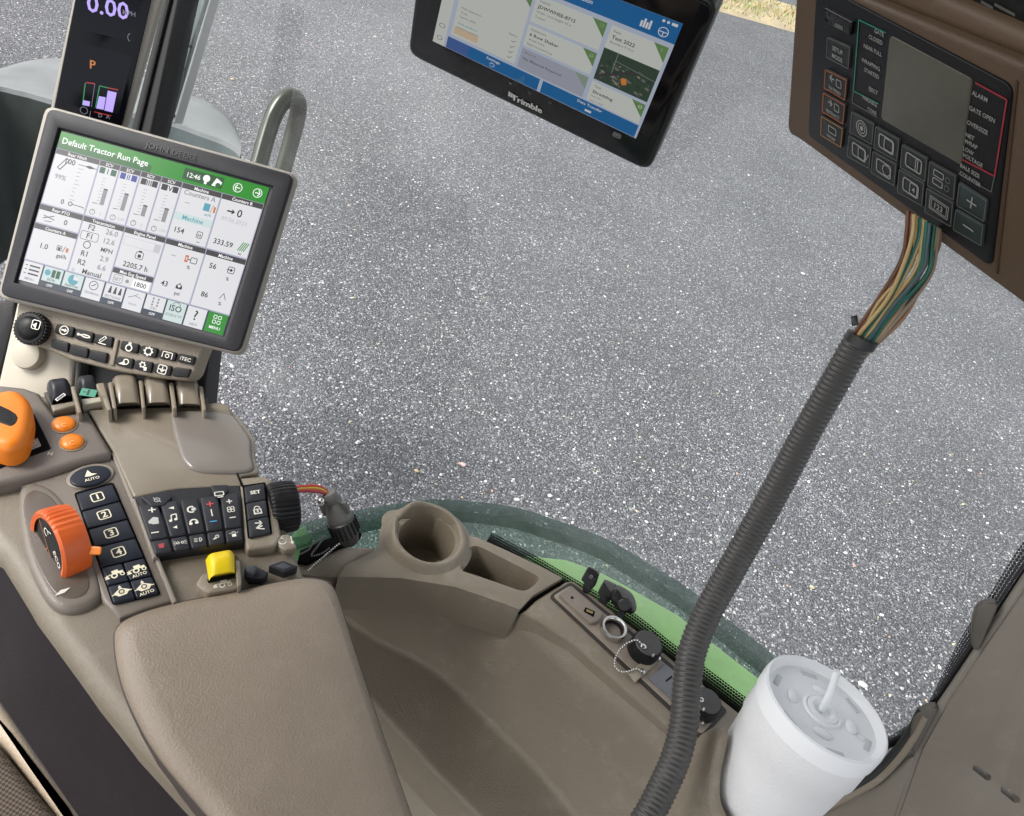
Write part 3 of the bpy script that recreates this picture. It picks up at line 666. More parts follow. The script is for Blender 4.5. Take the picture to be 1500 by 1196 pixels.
cell(.612, .490, .806, .862, 'Machine'); s.line((.655, .585), (.68, .585), .0006, GY); s.rect(.722, .560, .738, .605, OR, .0002); s.rect(.727, .572, .733, .592, W_, .0003); s.rrect(.765, .585, .0034, .0030, .0007, TX); s.line((.738, .585), (.752, .585), .0008, TX); s.text(.75, .645, .0032, '%', TX, 'c')
s.text(.665, .79, .0050, '43', TX, 'c'); s.poly([(.735, .745), (.75, .765), (.75, .785), (.72, .785), (.72, .765)], TX, .0003); s.disc(.735, .765, .0015, W_, .0004); s.text(.735, .825, .0034, 'psi', TX, 'c')
cell(.806, .490, 1.0, .862, 'Machine'); s.text(.858, .600, .0050, '56', TX, 'c'); s.rrect(.945, .580, .0034, .0034, .0007, TX); s.line((.925, .58), (.94, .58), .0008, TX); s.disc(.945, .58, .0014, TX); s.text(.94, .65, .0032, '%', TX, 'c')
s.text(.86, .79, .0050, '86', TX, 'c'); s.line((.93, .775), (.945, .735), .0006, TX); s.line((.945, .735), (.96, .775), .0006, TX); s.text(.94, .815, .0032, '%', TX, 'c')
s.rect(0, .866, 1, 1, NAVY, .0001)
for i in range(10):
    u0 = i * .1; bgc = G1 if i == 9 else (MINT if i in (1, 2, 7) else W_)
    s.rect(u0 + .004, .868, u0 + .096, .962 if i in (1, 2, 4, 6) else .998, bgc, .00015)
    cx = u0 + .05
    if i == 0:
        for j in range(3): s.line((.035, .892 + j * .026), (.085, .892 + j * .026), .0016, TX); s.line((.014, .892 + j * .026), (.026, .892 + j * .026), .0008, TX)
        s.text(cx, .985, .0024, 'MENU', GY, 'c')
    elif i == 1: s.rect(cx - .005, .880, cx + .035, .930, DG, .0003); s.line((cx + .015, .880), (cx + .015, .93), .0008, W_, .0005); s.disc(cx - .025, .905, .003, CY); s.text(cx, .955, .0026, 'SCVs', TX, 'c'); s.text(cx, .992, .0024, 'OFF', WT, 'c')
    elif i == 2: s.disc(cx, .908, .0052, CY); s.poly([(cx, .908), (cx, .873), (cx + .024, .890), (cx + .025, .908)], W_, .0004); s.text(cx, .955, .0024, 'AutoTrac', TX, 'c'); s.text(cx, .992, .0024, 'OFF', WT, 'c')
    elif i == 3: s.ring(cx, .908, .0046, .0007, TX); s.line((cx - .01, .915), (cx + .010, .896), .0008, TX); s.text(cx, .965, .0026, 'Guidance', GY, 'c')
    elif i == 4:
        for dx in (-.028, -.004, .02): s.poly([(cx + dx, .925), (cx + dx + .006, .88), (cx + dx + .012, .88), (cx + dx + .016, .925)], TX, .0003)
        s.text(cx, .955, .0024, 'SECTIONS', GY, 'c'); s.text(cx, .992, .0024, 'OFF', WT, 'c')
    elif i == 5: s.line((cx - .03, .92), (cx, .90), .0007, GY); s.line((cx, .90), (cx + .012, .885), .0007, GY); s.line((cx, .90), (cx + .03, .91), .0007, GY); s.text(cx, .965, .0026, 'Hitch', VI, 'c')
    elif i == 6:
        for dx in (-.012, .012):
            for dy in (.885, .905, .925): s.disc(cx + dx, dy, .0011, GY)
        s.text(cx, .955, .0024, 'ITEC', GY, 'c'); s.text(cx, .992, .0024, 'OFF', WT, 'c')
    elif i == 7: s.text(cx, .93, .0058, 'ISO', TX, 'c'); s.text(cx, .965, .0024, 'ISOBUS VT', GY, 'c'); s.ring(cx, .90, .0046, .0005, TX, a0=200, a1=340)
    elif i == 8: s.text(cx, .948, .0092, '?', TX, 'c'); s.text(cx, .985, .0024, 'HELP', GY, 'c')
    else:
        for dx in (-.011, .011):
            for dy in (.893, .925): s.rrect(cx + dx, dy, .0018, .0018, .0006, WT)
        s.text(cx, .972, .0028, 'MENU', WT, 'c')
s.build('screen_print', scr)

# ------------------------------------------------------------------ keypad below it
KP = Plane(JD.o - JD.n * .010, JD.n, JD.x)
kp = thing('control_keypad', KP(150, 560, -.02), 'slim tan keypad bar with black icon buttons under the touch display', 'keypad')
prism('body', [(27, 436), (300, 505), (293, 522), (284, 549), (273, 558), (230, 554), (164, 543), (102, 527), (72, 514), (40, 503), (24, 496), (22, 470)], KP, 0, .022, TAN, kp, .003, rnd=.004)
prism('divider', [(168, 497), (174, 498), (166, 536), (160, 535)], KP, .002, .004, TAN2, kp, .001, rnd=.001)
dl = lathe('dial', KP(52, 483), KP.n, [(.0158, 0), (.0158, .009), (.0145, .0105), (.0118, .0108), (.0112, .0125), (.008, .0150), (.004, .0162), (0, .0165)], BLACK, kp, n=48)
for i in range(30):
    an = i * 2 * math.pi / 30; c = KP(52, 483) + KP.x * math.cos(an) * .0152 + KP.y * math.sin(an) * .0152
    x = KP.x * math.cos(an) + KP.y * math.sin(an); y = KP.n.cross(x)
    from_bm('ridge', solid([c + KP.n * .0095 + x * .0012 + y * .0006, c + KP.n * .0095 + x * .0012 - y * .0006, c + KP.n * .0095 - x * .001 - y * .0006, c + KP.n * .0095 - x * .001 + y * .0006], KP.n, .008), SATIN, dl)
k = PInk(KP, .0166); k.rrect(*k.c(53, 476), .0042, .0046, .0008, WHITE); uu, vv = k.c(52, 477); k.poly([(uu - .003, vv), (uu + .001, vv - .003), (uu + .001, vv + .003)], WHITE); k.build('icon', dl)
KB = [[(83, 474), (109, 480), (105.6, 495), (79, 487.6)], [(111, 481), (137.6, 487.6), (134, 503.6), (109, 496)], [(140, 489), (166, 494), (163, 510), (136.5, 502.5)],
      [(76, 496), (101, 502.5), (99, 517.5), (73.6, 509)], [(103.5, 503.6), (130, 510.6), (127, 525.6), (100, 518.5)], [(132, 512), (158, 517.5), (154.7, 533), (129, 525.6)],
      [(178, 499), (204, 504.7), (200.5, 518.5), (175, 512)], [(207, 505.7), (231.5, 510.6), (228, 525), (204, 518.5)], [(234.7, 511.7), (259, 517), (256, 530), (231.5, 524.5)], [(261, 517.5), (286, 522.8), (283, 535.6), (259, 530)],
      [(172, 521.7), (196, 526), (193, 541), (168.5, 534.5)], [(199.5, 527), (224, 531), (221, 547), (196, 540.5)], [(227, 532), (252, 536.7), (248.5, 551.6), (224, 546)], [(255, 537.7), (280, 541), (275, 553.7), (252, 551.6)]]
for i, q in enumerate(KB):
    b = prism('button', q, KP, .0028, .004, BLACK, kp, .0009, rnd=.0022)
    if i in (3, 4, 5, 13): continue
    k = PInk(KP, .0028); cx = sum(p[0] for p in q) / 4; cy = sum(p[1] for p in q) / 4; u, v = k.c(cx, cy); t = .0009
    if i == 0: k.ring(u, v, .0046, t, WHITE); k.line((u - .0028, v), (u + .001, v), .0014, WHITE); k.poly([(u + .0005, v - .002), (u + .003, v), (u + .0005, v + .002)], WHITE)
    elif i == 1: k.line((u - .0065, v), (u - .002, v), .0014, WHITE); k.ring(u + .002, v, .0048, .0012, WHITE, ry=.0018); k.disc(u - .0055, v, .0014, WHITE)
    elif i == 2: k.line((u - .003, v + .002), (u + .002, v - .004), .003, WHITE); k.line((u - .0026, v + .0014), (u + .0016, v - .0033), .0013, BLACK, .0004); k.line((u - .004, v + .0035), (u + .004, v + .0035), t, WHITE)
    elif i == 6: k.ring(u, v + .001, .0036, .0012, WHITE); k.rect(u - .0015, v - .0045, u + .0015, v - .0025, WHITE)
    elif i == 7:
        k.ring(u, v, .0040, .0013, WHITE)
        for j in range(8): a_ = j * math.pi / 4; k.disc(u + .0042 * math.cos(a_), v + .0042 * math.sin(a_), .0008, WHITE)
    elif i == 8: k.line((u - .005, v - .003), (u + .005, v - .003), t, WHITE); k.line((u - .0048, v - .003), (u - .0048, v + .003), t, WHITE); k.line((u + .0048, v - .003), (u + .0048, v + .003), t, WHITE); k.ring(u, v + .0006, .0022, .0009, WHITE)
    elif i == 9: k.text(u, v + .0017, .0034, 'iTEC', WHITE, 'c', squash=1.1)
    elif i == 10: k.ring(u + .0015, v - .0008, .003, .001, WHITE); k.poly([(u - .0055, v + .0028), (u, v - .001), (u + .001, v + .0028)], WHITE)
    elif i == 11:
        k.ring(u - .001, v - .001, .0026, .001, WHITE); k.rect(u + .0012, v + .0005, u + .004, v + .004, WHITE)
        for j in range(6): a_ = j * math.pi / 3; k.disc(u - .001 + .0028 * math.cos(a_), v - .001 + .0028 * math.sin(a_), .0007, WHITE)
    elif i == 12: k.rrect(u, v, .0046, .0046, t, WHITE); k.line((u, v - .003), (u, v + .002), t, WHITE); k.poly([(u - .0024, v + .0005), (u + .0024, v + .0005), (u, v + .003)], WHITE); k.line((u - .0045, v), (u + .0045, v), t, WHITE)
    k.build('icon', b)
mt = thing('display_mount', KP(50, 590, -.05), 'cream trim column carrying the touch display above the armrest', 'mount')
MP = Plane(JD.o - JD.n * .030, JD.n, JD.x)
prism('column', [(24, 440), (112, 470), (106, 555), (104, 590), (40, 600), (-20, 610), (-4, 560)], MP, 0, .05, CREAM, mt, .005)
prism('column_edge', [(112, 470), (122, 470), (116, 556), (112, 590), (104, 590), (106, 555)], MP, -.004, .05, mat('mount_grey', (.10, .10, .095), .4), mt, .003)
prism('bracket', [(122, 465), (310, 500), (300, 600), (112, 600), (116, 556)], MP, -.02, .03, mat('bracket_black', (.014, .013, .013), .5), mt, .004)
lathe('release_knob', MP(45, 520), MP.n, [(.0155, -.002), (.0155, .006), (.0140, .009), (.010, .0102), (0, .0104)], CREAM, mt, n=40)
lathe('swivel', MP(165, 360, -.03), -MP.n, [(.03, -.02), (.03, .03), (.02, .05), (0, .05)], BLACK, mt, n=24)
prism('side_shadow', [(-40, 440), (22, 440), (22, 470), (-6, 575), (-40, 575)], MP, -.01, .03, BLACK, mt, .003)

# ================================================================== TABLET HUNG AT THE WINDOW
TP = Plane(at(931.7, 203, .79), (-.13, -.87, -.48), (.99, -.13, -.05))
tb = thing('tablet_display', TP(800, -120), 'glossy black hanging tablet with blue and grey card screen', 'tablet')
prism('back_shell', [(626, -152), (1054, 6), (950, 253), (597, 80)], TP, 0, .026, SATIN, tb, .003, rnd=.014)
gl = prism('front_glass', [(630, -147), (1047, 10), (944, 247.5), (602, 78)], TP, .0015, .003, GLOSSBLK, tb, .0008, rnd=.012)
TQ = [(668, -92), (1000.7, 35), (931.7, 203), (634, 60)]
sc = prism('screen', TQ, TP, .0018, .001, mat('tablet_screen', (.01, .01, .01), .1), tb, 0)
s = Ink([TP(x, y, .0018) for x, y in TQ])
K = .36
bgc = glow((196, 206, 226), K); CARD = glow((222, 226, 218), K); CARD2 = glow((176, 180, 194), K); BLU = glow((20, 108, 172), K); TG = glow((110, 150, 90), K); TDK = glow((60, 62, 66), K); TGY = glow((140, 146, 150), K); TW = glow((235, 235, 240), K); SAND = glow((226, 200, 168), K); TEALL = glow((120, 170, 172), K)
s.rect(0, 0, 1, 1, bgc)
s.rect(0, 0, 1, .155, BLU, .0001); s.rect(0, .155, .055, 1, CARD, .0001)
s.ring(.028, .80, .003, .0005, TDK); s.ring(.028, .93, .0028, .0005, TDK)
def card(u0, v0, u1, v1, c=CARD, tri=True):
    s.rect(u0, v0, u1, v1, c, .0001)
    if tri: s.poly([(u1 - .065, v0), (u1, v0), (u1, v0 + .12)], TG, .0002); s.ring(u1 - .02, v0 + .035, .0018, .0006, TW)
card(.075, .19, .385, .845); card(.40, .19, .715, .42); card(.40, .445, .715, .64); card(.40, .665, .715, .86, CARD2, False)
s.poly([(.65, .665), (.715, .665), (.715, .78)], glow((150, 168, 150), K), .0002)
card(.735, .19, .985, .40); card(.735, .68, .985, .86)
def rows(u, v, L, c=TGY, h=.0022):
    for i, tx in enumerate(L): s.text(u, v + i * .042, h, tx, c)
rows(.095, .56, ['Field operation', 'Crop', 'Season 2022'], TGY); rows(.095, .71, ['Auto guidance', 'Section control'], TEALL)
s.rect(.085, .745, .20, .82, SAND, .0002); s.text(.345, .60, .0022, 'Status', TGY, 'c')
for i in range(4): s.line((.345, .645 + i * .052), (.352, .658 + i * .052), .0005, TDK); s.line((.352, .658 + i * .052), (.366, .635 + i * .052), .0005, TDK)
s.text(.415, .235, .0024, 'Vehicle', TGY); s.text(.415, .285, .0034, 'JDWWHEE-8715', TDK); rows(.415, .325, ['Width 1.6 ft Height 3.9 in', 'Tractor'])
s.text(.415, .485, .0024, 'Implement', TGY); s.text(.415, .535, .0034, '6 Row Shaker', TDK); rows(.415, .575, ['Width 9.8 ft', 'Rigid mounted 3 pt'])
s.text(.415, .705, .0024, 'Material', TGY); s.text(.415, .765, .0030, 'No Material Required', glow((110, 112, 124), K))
s.text(.75, .235, .0024, 'Field', TGY); s.text(.75, .285, .0036, 'Test 2022', TDK); rows(.75, .32, ['Boundary 9.14 ac'])
s.rect(.735, .375, .985, .655, glow((52, 74, 58), K), .00015)
rndm = random.Random(3)
for i in range(80):
    uu, vv = rndm.uniform(.745, .965), rndm.uniform(.44, .62); d = rndm.uniform(.005, .020)
    s.poly([(uu, vv), (uu + d, vv + d * .5), (uu + d * .8, vv + d * 1.6), (uu - d * .2, vv + d)], glow(rndm.choice([(120, 118, 112), (90, 96, 88), (150, 140, 130), (70, 86, 70), (48, 60, 52)]), K), .0002 + i * .000004)
s.line((.74, .62), (.90, .46), .003, glow((60, 62, 64), K), .0006); s.line((.80, .375), (.80, .55), .0006, TGY, .0006); s.line((.80, .44), (.985, .47), .0005, TGY, .0006)
s.poly([(.845, .555), (.868, .54), (.878, .585), (.858, .605)], glow((232, 140, 50), K), .0008)
s.text(.75, .72, .0024, 'Task', TGY); s.text(.75, .775, .0034, 'Shredding', TDK); rows(.75, .81, ['Start 9:41', 'June 9, 2023'], h=.0018)
s.rect(.065, .875, .515, .995, BLU, .0002); s.rect(.530, .875, .99, .995, BLU, .0002); s.rect(.065, .875, .17, .995, glow((70, 104, 170), K), .00025)
s.text(.29, .915, .0030, 'Settings', TW, 'c'); s.ring(.29, .955, .0028, .0012, TW); s.text(.76, .915, .0030, 'Data Transfer', TW, 'c'); s.rect(.745, .948, .775, .968, TW, .0003)
s.poly([(.38, .995), (.42, .975), (.445, .90), (.45, .995)], glow((60, 120, 170), K), .0003)
s.text(.47, .10, .0040, 'Work Session', TW, 'l')
for i in range(4): s.rect(.84 + i * .012, .075 - (i % 2) * .02, .849 + i * .012, .12, TW, .0003)
s.ring(.94, .10, .0046, .0007, TW); s.line((.922, .10), (.958, .10), .0008, TW); s.line((.94, .10), (.94, .13), .0008, TW)
s.disc(.925, .025, .0013, TW); s.disc(.945, .025, .0013, TW); s.rect(.96, .015, .985, .035, TW, .0003)
s.build('screen_print', sc)
k = PInk(TP, .0015); TWH = ink((205, 205, 200)); u, v = k.c(772, 152); k.text(u, v + .003, .0072, 'Trimble', mat('bold_white', lin((205, 205, 200)), .5), 'c', squash=1.0)
k.text(u + .0003, v + .003, .0072, 'Trimble', TWH, 'c', l=.00045); k.text(u - .0003, v + .003, .0072, 'Trimble', TWH, 'c', l=.0005)
u0, v0 = k.c(749, 139)
for i in range(3): k.poly([(u0 - .003 + i * .0024, v0 - .003 + i * .0004), (u0 - .001 + i * .0024, v0 - .003 + i * .0004), (u0 - .001 + i * .0024, v0 + .003), (u0 - .003 + i * .0024, v0 + .003)], TWH)
k.build('wordmark', gl); k = PInk(TP, .0015); u, v = k.c(904, 198); k.rrect(u, v, .004, .003, .0006, ink((150, 150, 150))); k.rect(u - .0028, v - .0016, u + .0028, v + .0016, ink((110, 110, 110)))
k.build('key_mark', gl); k = PInk(TP, .0015); DI = ink((110, 112, 115)); u, v = k.c(748, 122); k.disc(u, v, .0014, DI); u, v = k.c(776, 136); k.rrect(u, v, .0016, .0016, .0005, DI); u, v = k.c(806, 150); k.ring(u, v, .0016, .0005, DI)
k.build('front_print', gl)
arm = at(840, -60, .80)
tube('mount_arm', spline([TP(830, 10, -.024), TP(830, -20, -.06), Vector((arm.x, arm.y + .05, H + .25)), Vector((arm.x, arm.y + .06, H + .525))], 8, False), .011, SATIN, tb, n=12)

# ================================================================== BROWN BALER MONITOR
MO = Plane(Vector((.169, .527, -.106)) + C0, (-.70, -.47, -.538), (.526, -.849, .057))
mo = thing('baler_monitor', MO(1400, -60), 'brown box monitor with black key panel and dull screen', 'monitor')
prism('housing', [(1168, -60), (1257, -4), (1500, 97), (1640, 156), (1590, 520), (1500, 448), (1172, 207), (1156, 198), (1152, 184)], MO, 0, .075, BROWN, mo, .004, rnd=.006)
prism('hood', [(1190, -90), (1258, -8), (1500, 92), (1650, 152), (1650, 112), (1500, 52), (1372, -4), (1300, -90)], MO, -.006, .07, mat('brown_hood', (.12, .075, .042), .5, bump=.2, bscale=700, var=.06), mo, .006)
br = prism('bracket', [(1300, -90), (1375, -4), (1500, 50), (1660, 110), (1660, -90)], MO, -.014, .06, BLACK, mo, .005)
k = PInk(MO, -.014)
for j, (a_, b_) in enumerate((((1438, 2), (1456, 12)), ((1458, 6), (1488, 22)), ((1440, 12), (1470, 28)))): k.pline(a_, b_, .0016, ink((92, 92, 86)))
k.build('bracket_print', br)
fpl = prism('faceplate', [(1196, -24), (1482, 127), (1451, 392), (1183, 199)], MO, .0016, .003, mat('faceplate_black', (.009, .009, .010), .38, spec=.3, bump=.15, bscale=900), mo, .0008, rnd=.006)
prism('frame_line', [(1488, 118), (1491, 120), (1461, 402), (1458, 400)], MO, .0006, .001, mat('brown_groove', (.06, .034, .018), .5), mo, 0)
prism('lcd', [(1303, 52), (1424, 117), (1408, 243), (1290, 175)], MO, .0024, .002, mat('dull_lcd', (.085, .080, .058), .18, var=.15, vscale=20), mo, .0005, rnd=.003)
MW = ink((150, 150, 144)); MG = ink((92, 94, 90)); MR = ink((150, 40, 50)); MGR = ink((40, 130, 105)); MOR = ink((178, 96, 48)); MYE = ink((170, 120, 50))
MKEY = mat('monitor_key', (.016, .018, .018), .4); MKEYG = mat('monitor_key_green', (.022, .036, .034), .4)
k = PInk(MO, .0016)
def loop(px, t, m):
    for a_, b_ in zip(px, px[1:]): k.pline(a_, b_, t, m)
loop([(1299, 48), (1259, 29), (1251, 133), (1288, 152)], .0009, MGR); loop([(1251, 133), (1249, 150), (1286, 172)], .0007, MG)
for x, y, tx in ((1296, 54, 'GATE'), (1294, 66, 'CLOSED'), (1293, 83, 'NEAR FULL'), (1290, 104, 'WRAPPING'), (1289, 116, 'STARTED'), (1287, 139, 'EJECT'), (1286, 157, 'VARIABLE'), (1285, 169, 'CORE')):
    k.ptext(x, y, .0026, tx, MW, 'r', .95)
k.build('legend', fpl); k = PInk(MO, .0016)
loop([(1430, 121), (1476, 146), (1458, 258), (1408, 232)], .0011, MR); loop([(1458, 258), (1453, 281), (1405, 254)], .0007, MG)
for x, y, tx in ((1425, 138, 'ALARM'), (1421, 160, 'GATE OPEN'), (1418, 181, 'OVERSIZE'), (1416, 199, 'NET'), (1414, 208, 'WRAP'), (1412, 219, 'LOW'), (1411, 228, 'VOLTAGE'), (1408, 244, 'BALE SIZE'), (1407, 255, 'COUNTER')):
    k.ptext(x, y, .0026, tx, MW, 'l', .95)
k.build('legend', fpl)
sw_ = prism('power_switch', [(1207, 12), (1247, 33), (1244, 53), (1206, 33)], MO, .0045, .005, GLOSSBLK, mo, .0015); k = PInk(MO, .0045); k.ppoly([(1224, 33), (1236, 39), (1235, 45), (1223, 39)], MG); k.build('icon', sw_)
def mkey(q, tx=None, edge=None, draw=None, m=MKEY):
    b = prism('button', q, MO, .0026, .002, m, mo, .0005, rnd=.0012); k = PInk(MO, .0026)
    qq = [lerp2(p, (sum(a[0] for a in q) / 4, sum(a[1] for a in q) / 4), .06) for p in q]
    if edge:
        for i in range(4): k.pline(qq[i], qq[(i + 1) % 4], .0007, edge)
    cx, cy = sum(p[0] for p in q) / 4, sum(p[1] for p in q) / 4
    if tx:
        for i, t_ in enumerate(tx): k.ptext(cx - i * .6, cy + (i + .5) * 11 - (len(tx) - 1) * 5.5 - .5, .0030, t_, MW, 'c', .95)
    if draw: draw(k, *k.c(cx, cy))
    k.build('icon', b)
mkey([(1212, 54), (1246.5, 69), (1244, 102), (1210, 84)], ['SETUP', 'MODE'], MG)
def arrow(k, u, v, d, tx):
    k.line((u - .006, v - .003), (u - .001, v - .003), .0011, MW); k.line((u - .006 if d < 0 else u - .001, v - .003), (u - .0035, v - .0055), .0009, MW); k.line((u - .006 if d < 0 else u - .001, v - .003), (u - .0035, v - .0005), .0009, MW)
    k.rrect(u + .004, v - .002, .003, .003, .0007, MW); k.text(u, v + .0058, .0026, tx, MW, 'c', squash=.95)
mkey([(1209, 101), (1241.5, 117), (1239, 148), (1207, 129)], None, MOR, lambda k, u, v: arrow(k, u, v, -1, 'EXTEND'))
mkey([(1206, 135), (1239, 154), (1236, 183), (1204, 163.5)], None, MOR, lambda k, u, v: arrow(k, u, v, 1, 'RETRACT'))
mkey([(1203, 169), (1236, 188.5), (1233, 217), (1202, 198)], None, MYE, lambda k, u, v: (k.rrect(u + .001, v - .0015, .005, .003, .0008, MW), k.text(u, v + .0060, .0026, 'WRAP', MW, 'c')))
def bale(k, u, v, n):
    k.rrect(u, v, .0078, .0054, .0010, MW)
    if n == 0: k.rrect(u + .0022, v, .0046, .0046, .0008, MW)
    elif n == 1: k.line((u + .002, v - .005), (u + .002, v + .005), .0008, MW); k.line((u + .0038, v - .005), (u + .0038, v + .005), .0008, MW)
    elif n == 2: k.rrect(u + .0028, v, .0040, .0046, .0008, MW); k.line((u + .008, v + .002), (u + .0105, v - .003), .0008, MW)
    elif n == 3: k.ring(u + .003, v, .0044, .0008, MW)
    elif n == 4: k.rrect(u + .0028, v, .0038, .0046, .0008, MW); k.text(u + .003, v + .002, .004, '4', MW, 'c')
for i, (cx, cy) in enumerate([(1263, 188), (1299, 211), (1339, 239), (1380, 265), (1259, 223), (1295, 247), (1334.6, 275), (1376, 304)]):
    g_ = 1 + .06 * (i % 4); ux, uy, vx, vy = 17 * g_, 9.5 * g_, -1.6, 15.5 * g_
    q = [(cx - ux - vx, cy - uy - vy), (cx + ux - vx, cy + uy - vy), (cx + ux + vx, cy + uy + vy), (cx - ux + vx, cy - uy + vy)]
    def dr(k, u, v, i=i):
        if i == 0: k.ring(u, v, .006, .0008, MW); k.ring(u, v, .004, .0008, MW); k.disc(u, v, .0018, MW)
        elif i == 3: k.rrect(u - .003, v - .003, .0045, .0024, .0007, MW); k.rrect(u - .003, v + .003, .0045, .0024, .0007, MW); k.ring(u + .005, v - .003, .0022, .0006, MG); k.ring(u + .005, v + .003, .0022, .0006, MG)
        elif i == 7: k.frame(u - .0085, v - .005, u + .0085, v + .005, .0006, MW); k.frame(u - .007, v - .0037, u + .007, v + .0037, .0005, MW); k.text(u, v + .002, .004, '123', MW, 'c')
        else: bale(k, u, v, {1: 0, 2: 1, 4: 2, 5: 3, 6: 4}[i])
    mkey(q, None, MG, dr)
mkey([(1405, 267), (1447, 294), (1443, 326), (1401, 301)], None, MG, lambda k, u, v: (k.line((u - .004, v), (u + .004, v), .0011, MW), k.line((u, v - .004), (u, v + .004), .0011, MW)), MKEYG)
mkey([(1400, 306), (1442, 331), (1439, 361.5), (1396, 336.5)], None, MG, lambda k, u, v: k.line((u - .0045, v), (u + .0045, v), .0011, MW), MKEYG)
tube('hanger_arm', spline([MO(1480, 20, -.04), MO(1500, -40, -.05), MO(1520, -120, -.05) + Vector((0, 0, .15)), MO(1520, -120, -.05) + Vector((0, 0, .45))], 8, False), .014, BLACK, mo, n=12)

# ------------------------------------------------------------------ wires and conduit
wr = thing('wire_bundle', at(1253, 505, .60), 'bundle of brown tan green and yellow wires below the monitor', 'wires')
WC = [(.16, .07, .035), (.30, .17, .09), (.50, .36, .16), (.025, .022, .022), (.010, .13, .085), (.30, .16, .10), (.45, .33, .18), (.015, .14, .10), (.20, .09, .05), (.05, .09, .10), (.5, .36, .16), (.28, .22, .16), (.34, .20, .12)]
rw = random.Random(5)
for i in range(22):
    f = (i % 11) / 10 - .5 + (.04 if i > 10 else 0); j = rw.uniform(-.004, .004) + (.0035 if i > 10 else 0)
    sp_ = [(1353 + f * 46, 322 + f * 26, .585 + j), (1350 + f * 44, 352 + f * 24, .585 + j), (1336 + f * 40 + rw.uniform(-8, 8), 395 + f * 22, .588 + j), (1303 + f * 38 + rw.uniform(-9, 9), 448 + f * 30, .595 + j), (1266 + f * 26, 497 + f * 22, .602 + j * .6), (1240 + f * 20, 532 + f * 16, .606)]
    tube('wire', path(sp_, 6), .0014, mat('wire_%d' % (i * 5 % 13), WC[i * 5 % 13], .38), wr, n=8)
hp = path([(1262, 492, .602), (1250, 512, .604), (1222, 562, .61), (1180, 636, .62), (1130, 730, .632), (1075, 828, .642), (1038, 895, .648), (1014, 955, .65), (1006, 1010, .65), (1002, 1060, .65), (990, 1110, .65), (968, 1160, .652), (944, 1205, .655), (900, 1270, .665), (850, 1330, .68)], 12)
hp = resample(hp, 760)
rad = []
for i in range(760):
    t = i / 759; rad.append(.0100 + .0008 * min(1, t / .35))
hose = tube('conduit', hp, rad, RUBBER, None, hp[-1], n=28, ribs=(.0038, .00055), cap=True, smooth=80)
tag(hose, 'thick ribbed grey conduit curving down from the wire bundle', 'conduit')
ct = tube('cable_tie', [at(1262, 500, .60) + (hp[3] - hp[0]).normalized() * .001 * q for q in range(-3, 4)], .0106, SATIN, hose, n=24)
prism('tie_head', [(1246, 463), (1256, 462), (1258, 476), (1248, 478)], Plane(at(1252, 470, .60), -ray(1252, 470), RT), 0, .006, SATIN, hose, .001)

# ================================================================== SIDE CONSOLE WITH CUP HOLDER AND SOCKETS
T = flat(-.71)
sc_ = thing('side_console', Vector((.08, .50, H - 1.05)), 'taupe side console with cup holder tray and sockets under the window', 'console')
CUPC = T(625, 792) + Vector((0, 0, .012))
well = []
bmw = bmesh.new(); bmesh.ops.create_cone(bmw, cap_ends=True, segments=40, radius1=.032, radius2=.034, depth=.2, matrix=Matrix.Translation(CUPC)); well.append(bmw)
tray = rounded([T(x, y, .01) for x, y in [(684, 799), (700, 793), (797, 842), (772, 863), (735, 850), (700, 838), (674, 830)]], .010)
well.append(solid(tray, Z, .055, 0))
prism('cup_tray_module', [(495, 845), (505, 829), (547, 808), (566, 782), (588, 760), (645, 760), (672, 780), (700, 788), (745, 808), (800, 834), (824, 847), (781, 872), (761, 893), (717, 877), (667, 860), (587, 847)], T, .003, .061, TAN, sc_, .0035, 3, cut=well)
def collar():
    rows = []; n = 64; prof = [(.054, -.002), (.0495, .004), (.0450, .012), (.0425, .017), (.0402, .0182), (.0380, .0172), (.0368, .013), (.0345, -.02), (.0320, -.055), (.001, -.056)]
    dn = ray(590, 758) - ray(625, 792); ang0 = math.atan2(dn.y, dn.x)
    for r, hgt in prof:
        row = []
        for i in range(n):
            a_ = 2 * math.pi * i / n; d = (a_ - ang0 + math.pi) % (2 * math.pi) - math.pi
            notch = math.exp(-(d / .22) ** 4); lift = 1.0 + .25 * math.exp(-((abs(d) - .55) / .35) ** 2); front = .55 + .45 * (.5 + .5 * math.cos(d))
            hh = hgt * (lift * front * (1 - .75 * notch)) if hgt > 0 else hgt
            rr = r * (1 + .10 * notch * (r > .03))
            row.append(CUPC + Vector((math.cos(a_) * rr, math.sin(a_) * rr, hh - .012)))
        rows.append(row)
    loft('cup_holder', rows, TAN, sc_, closed=True, smooth=50)
collar()
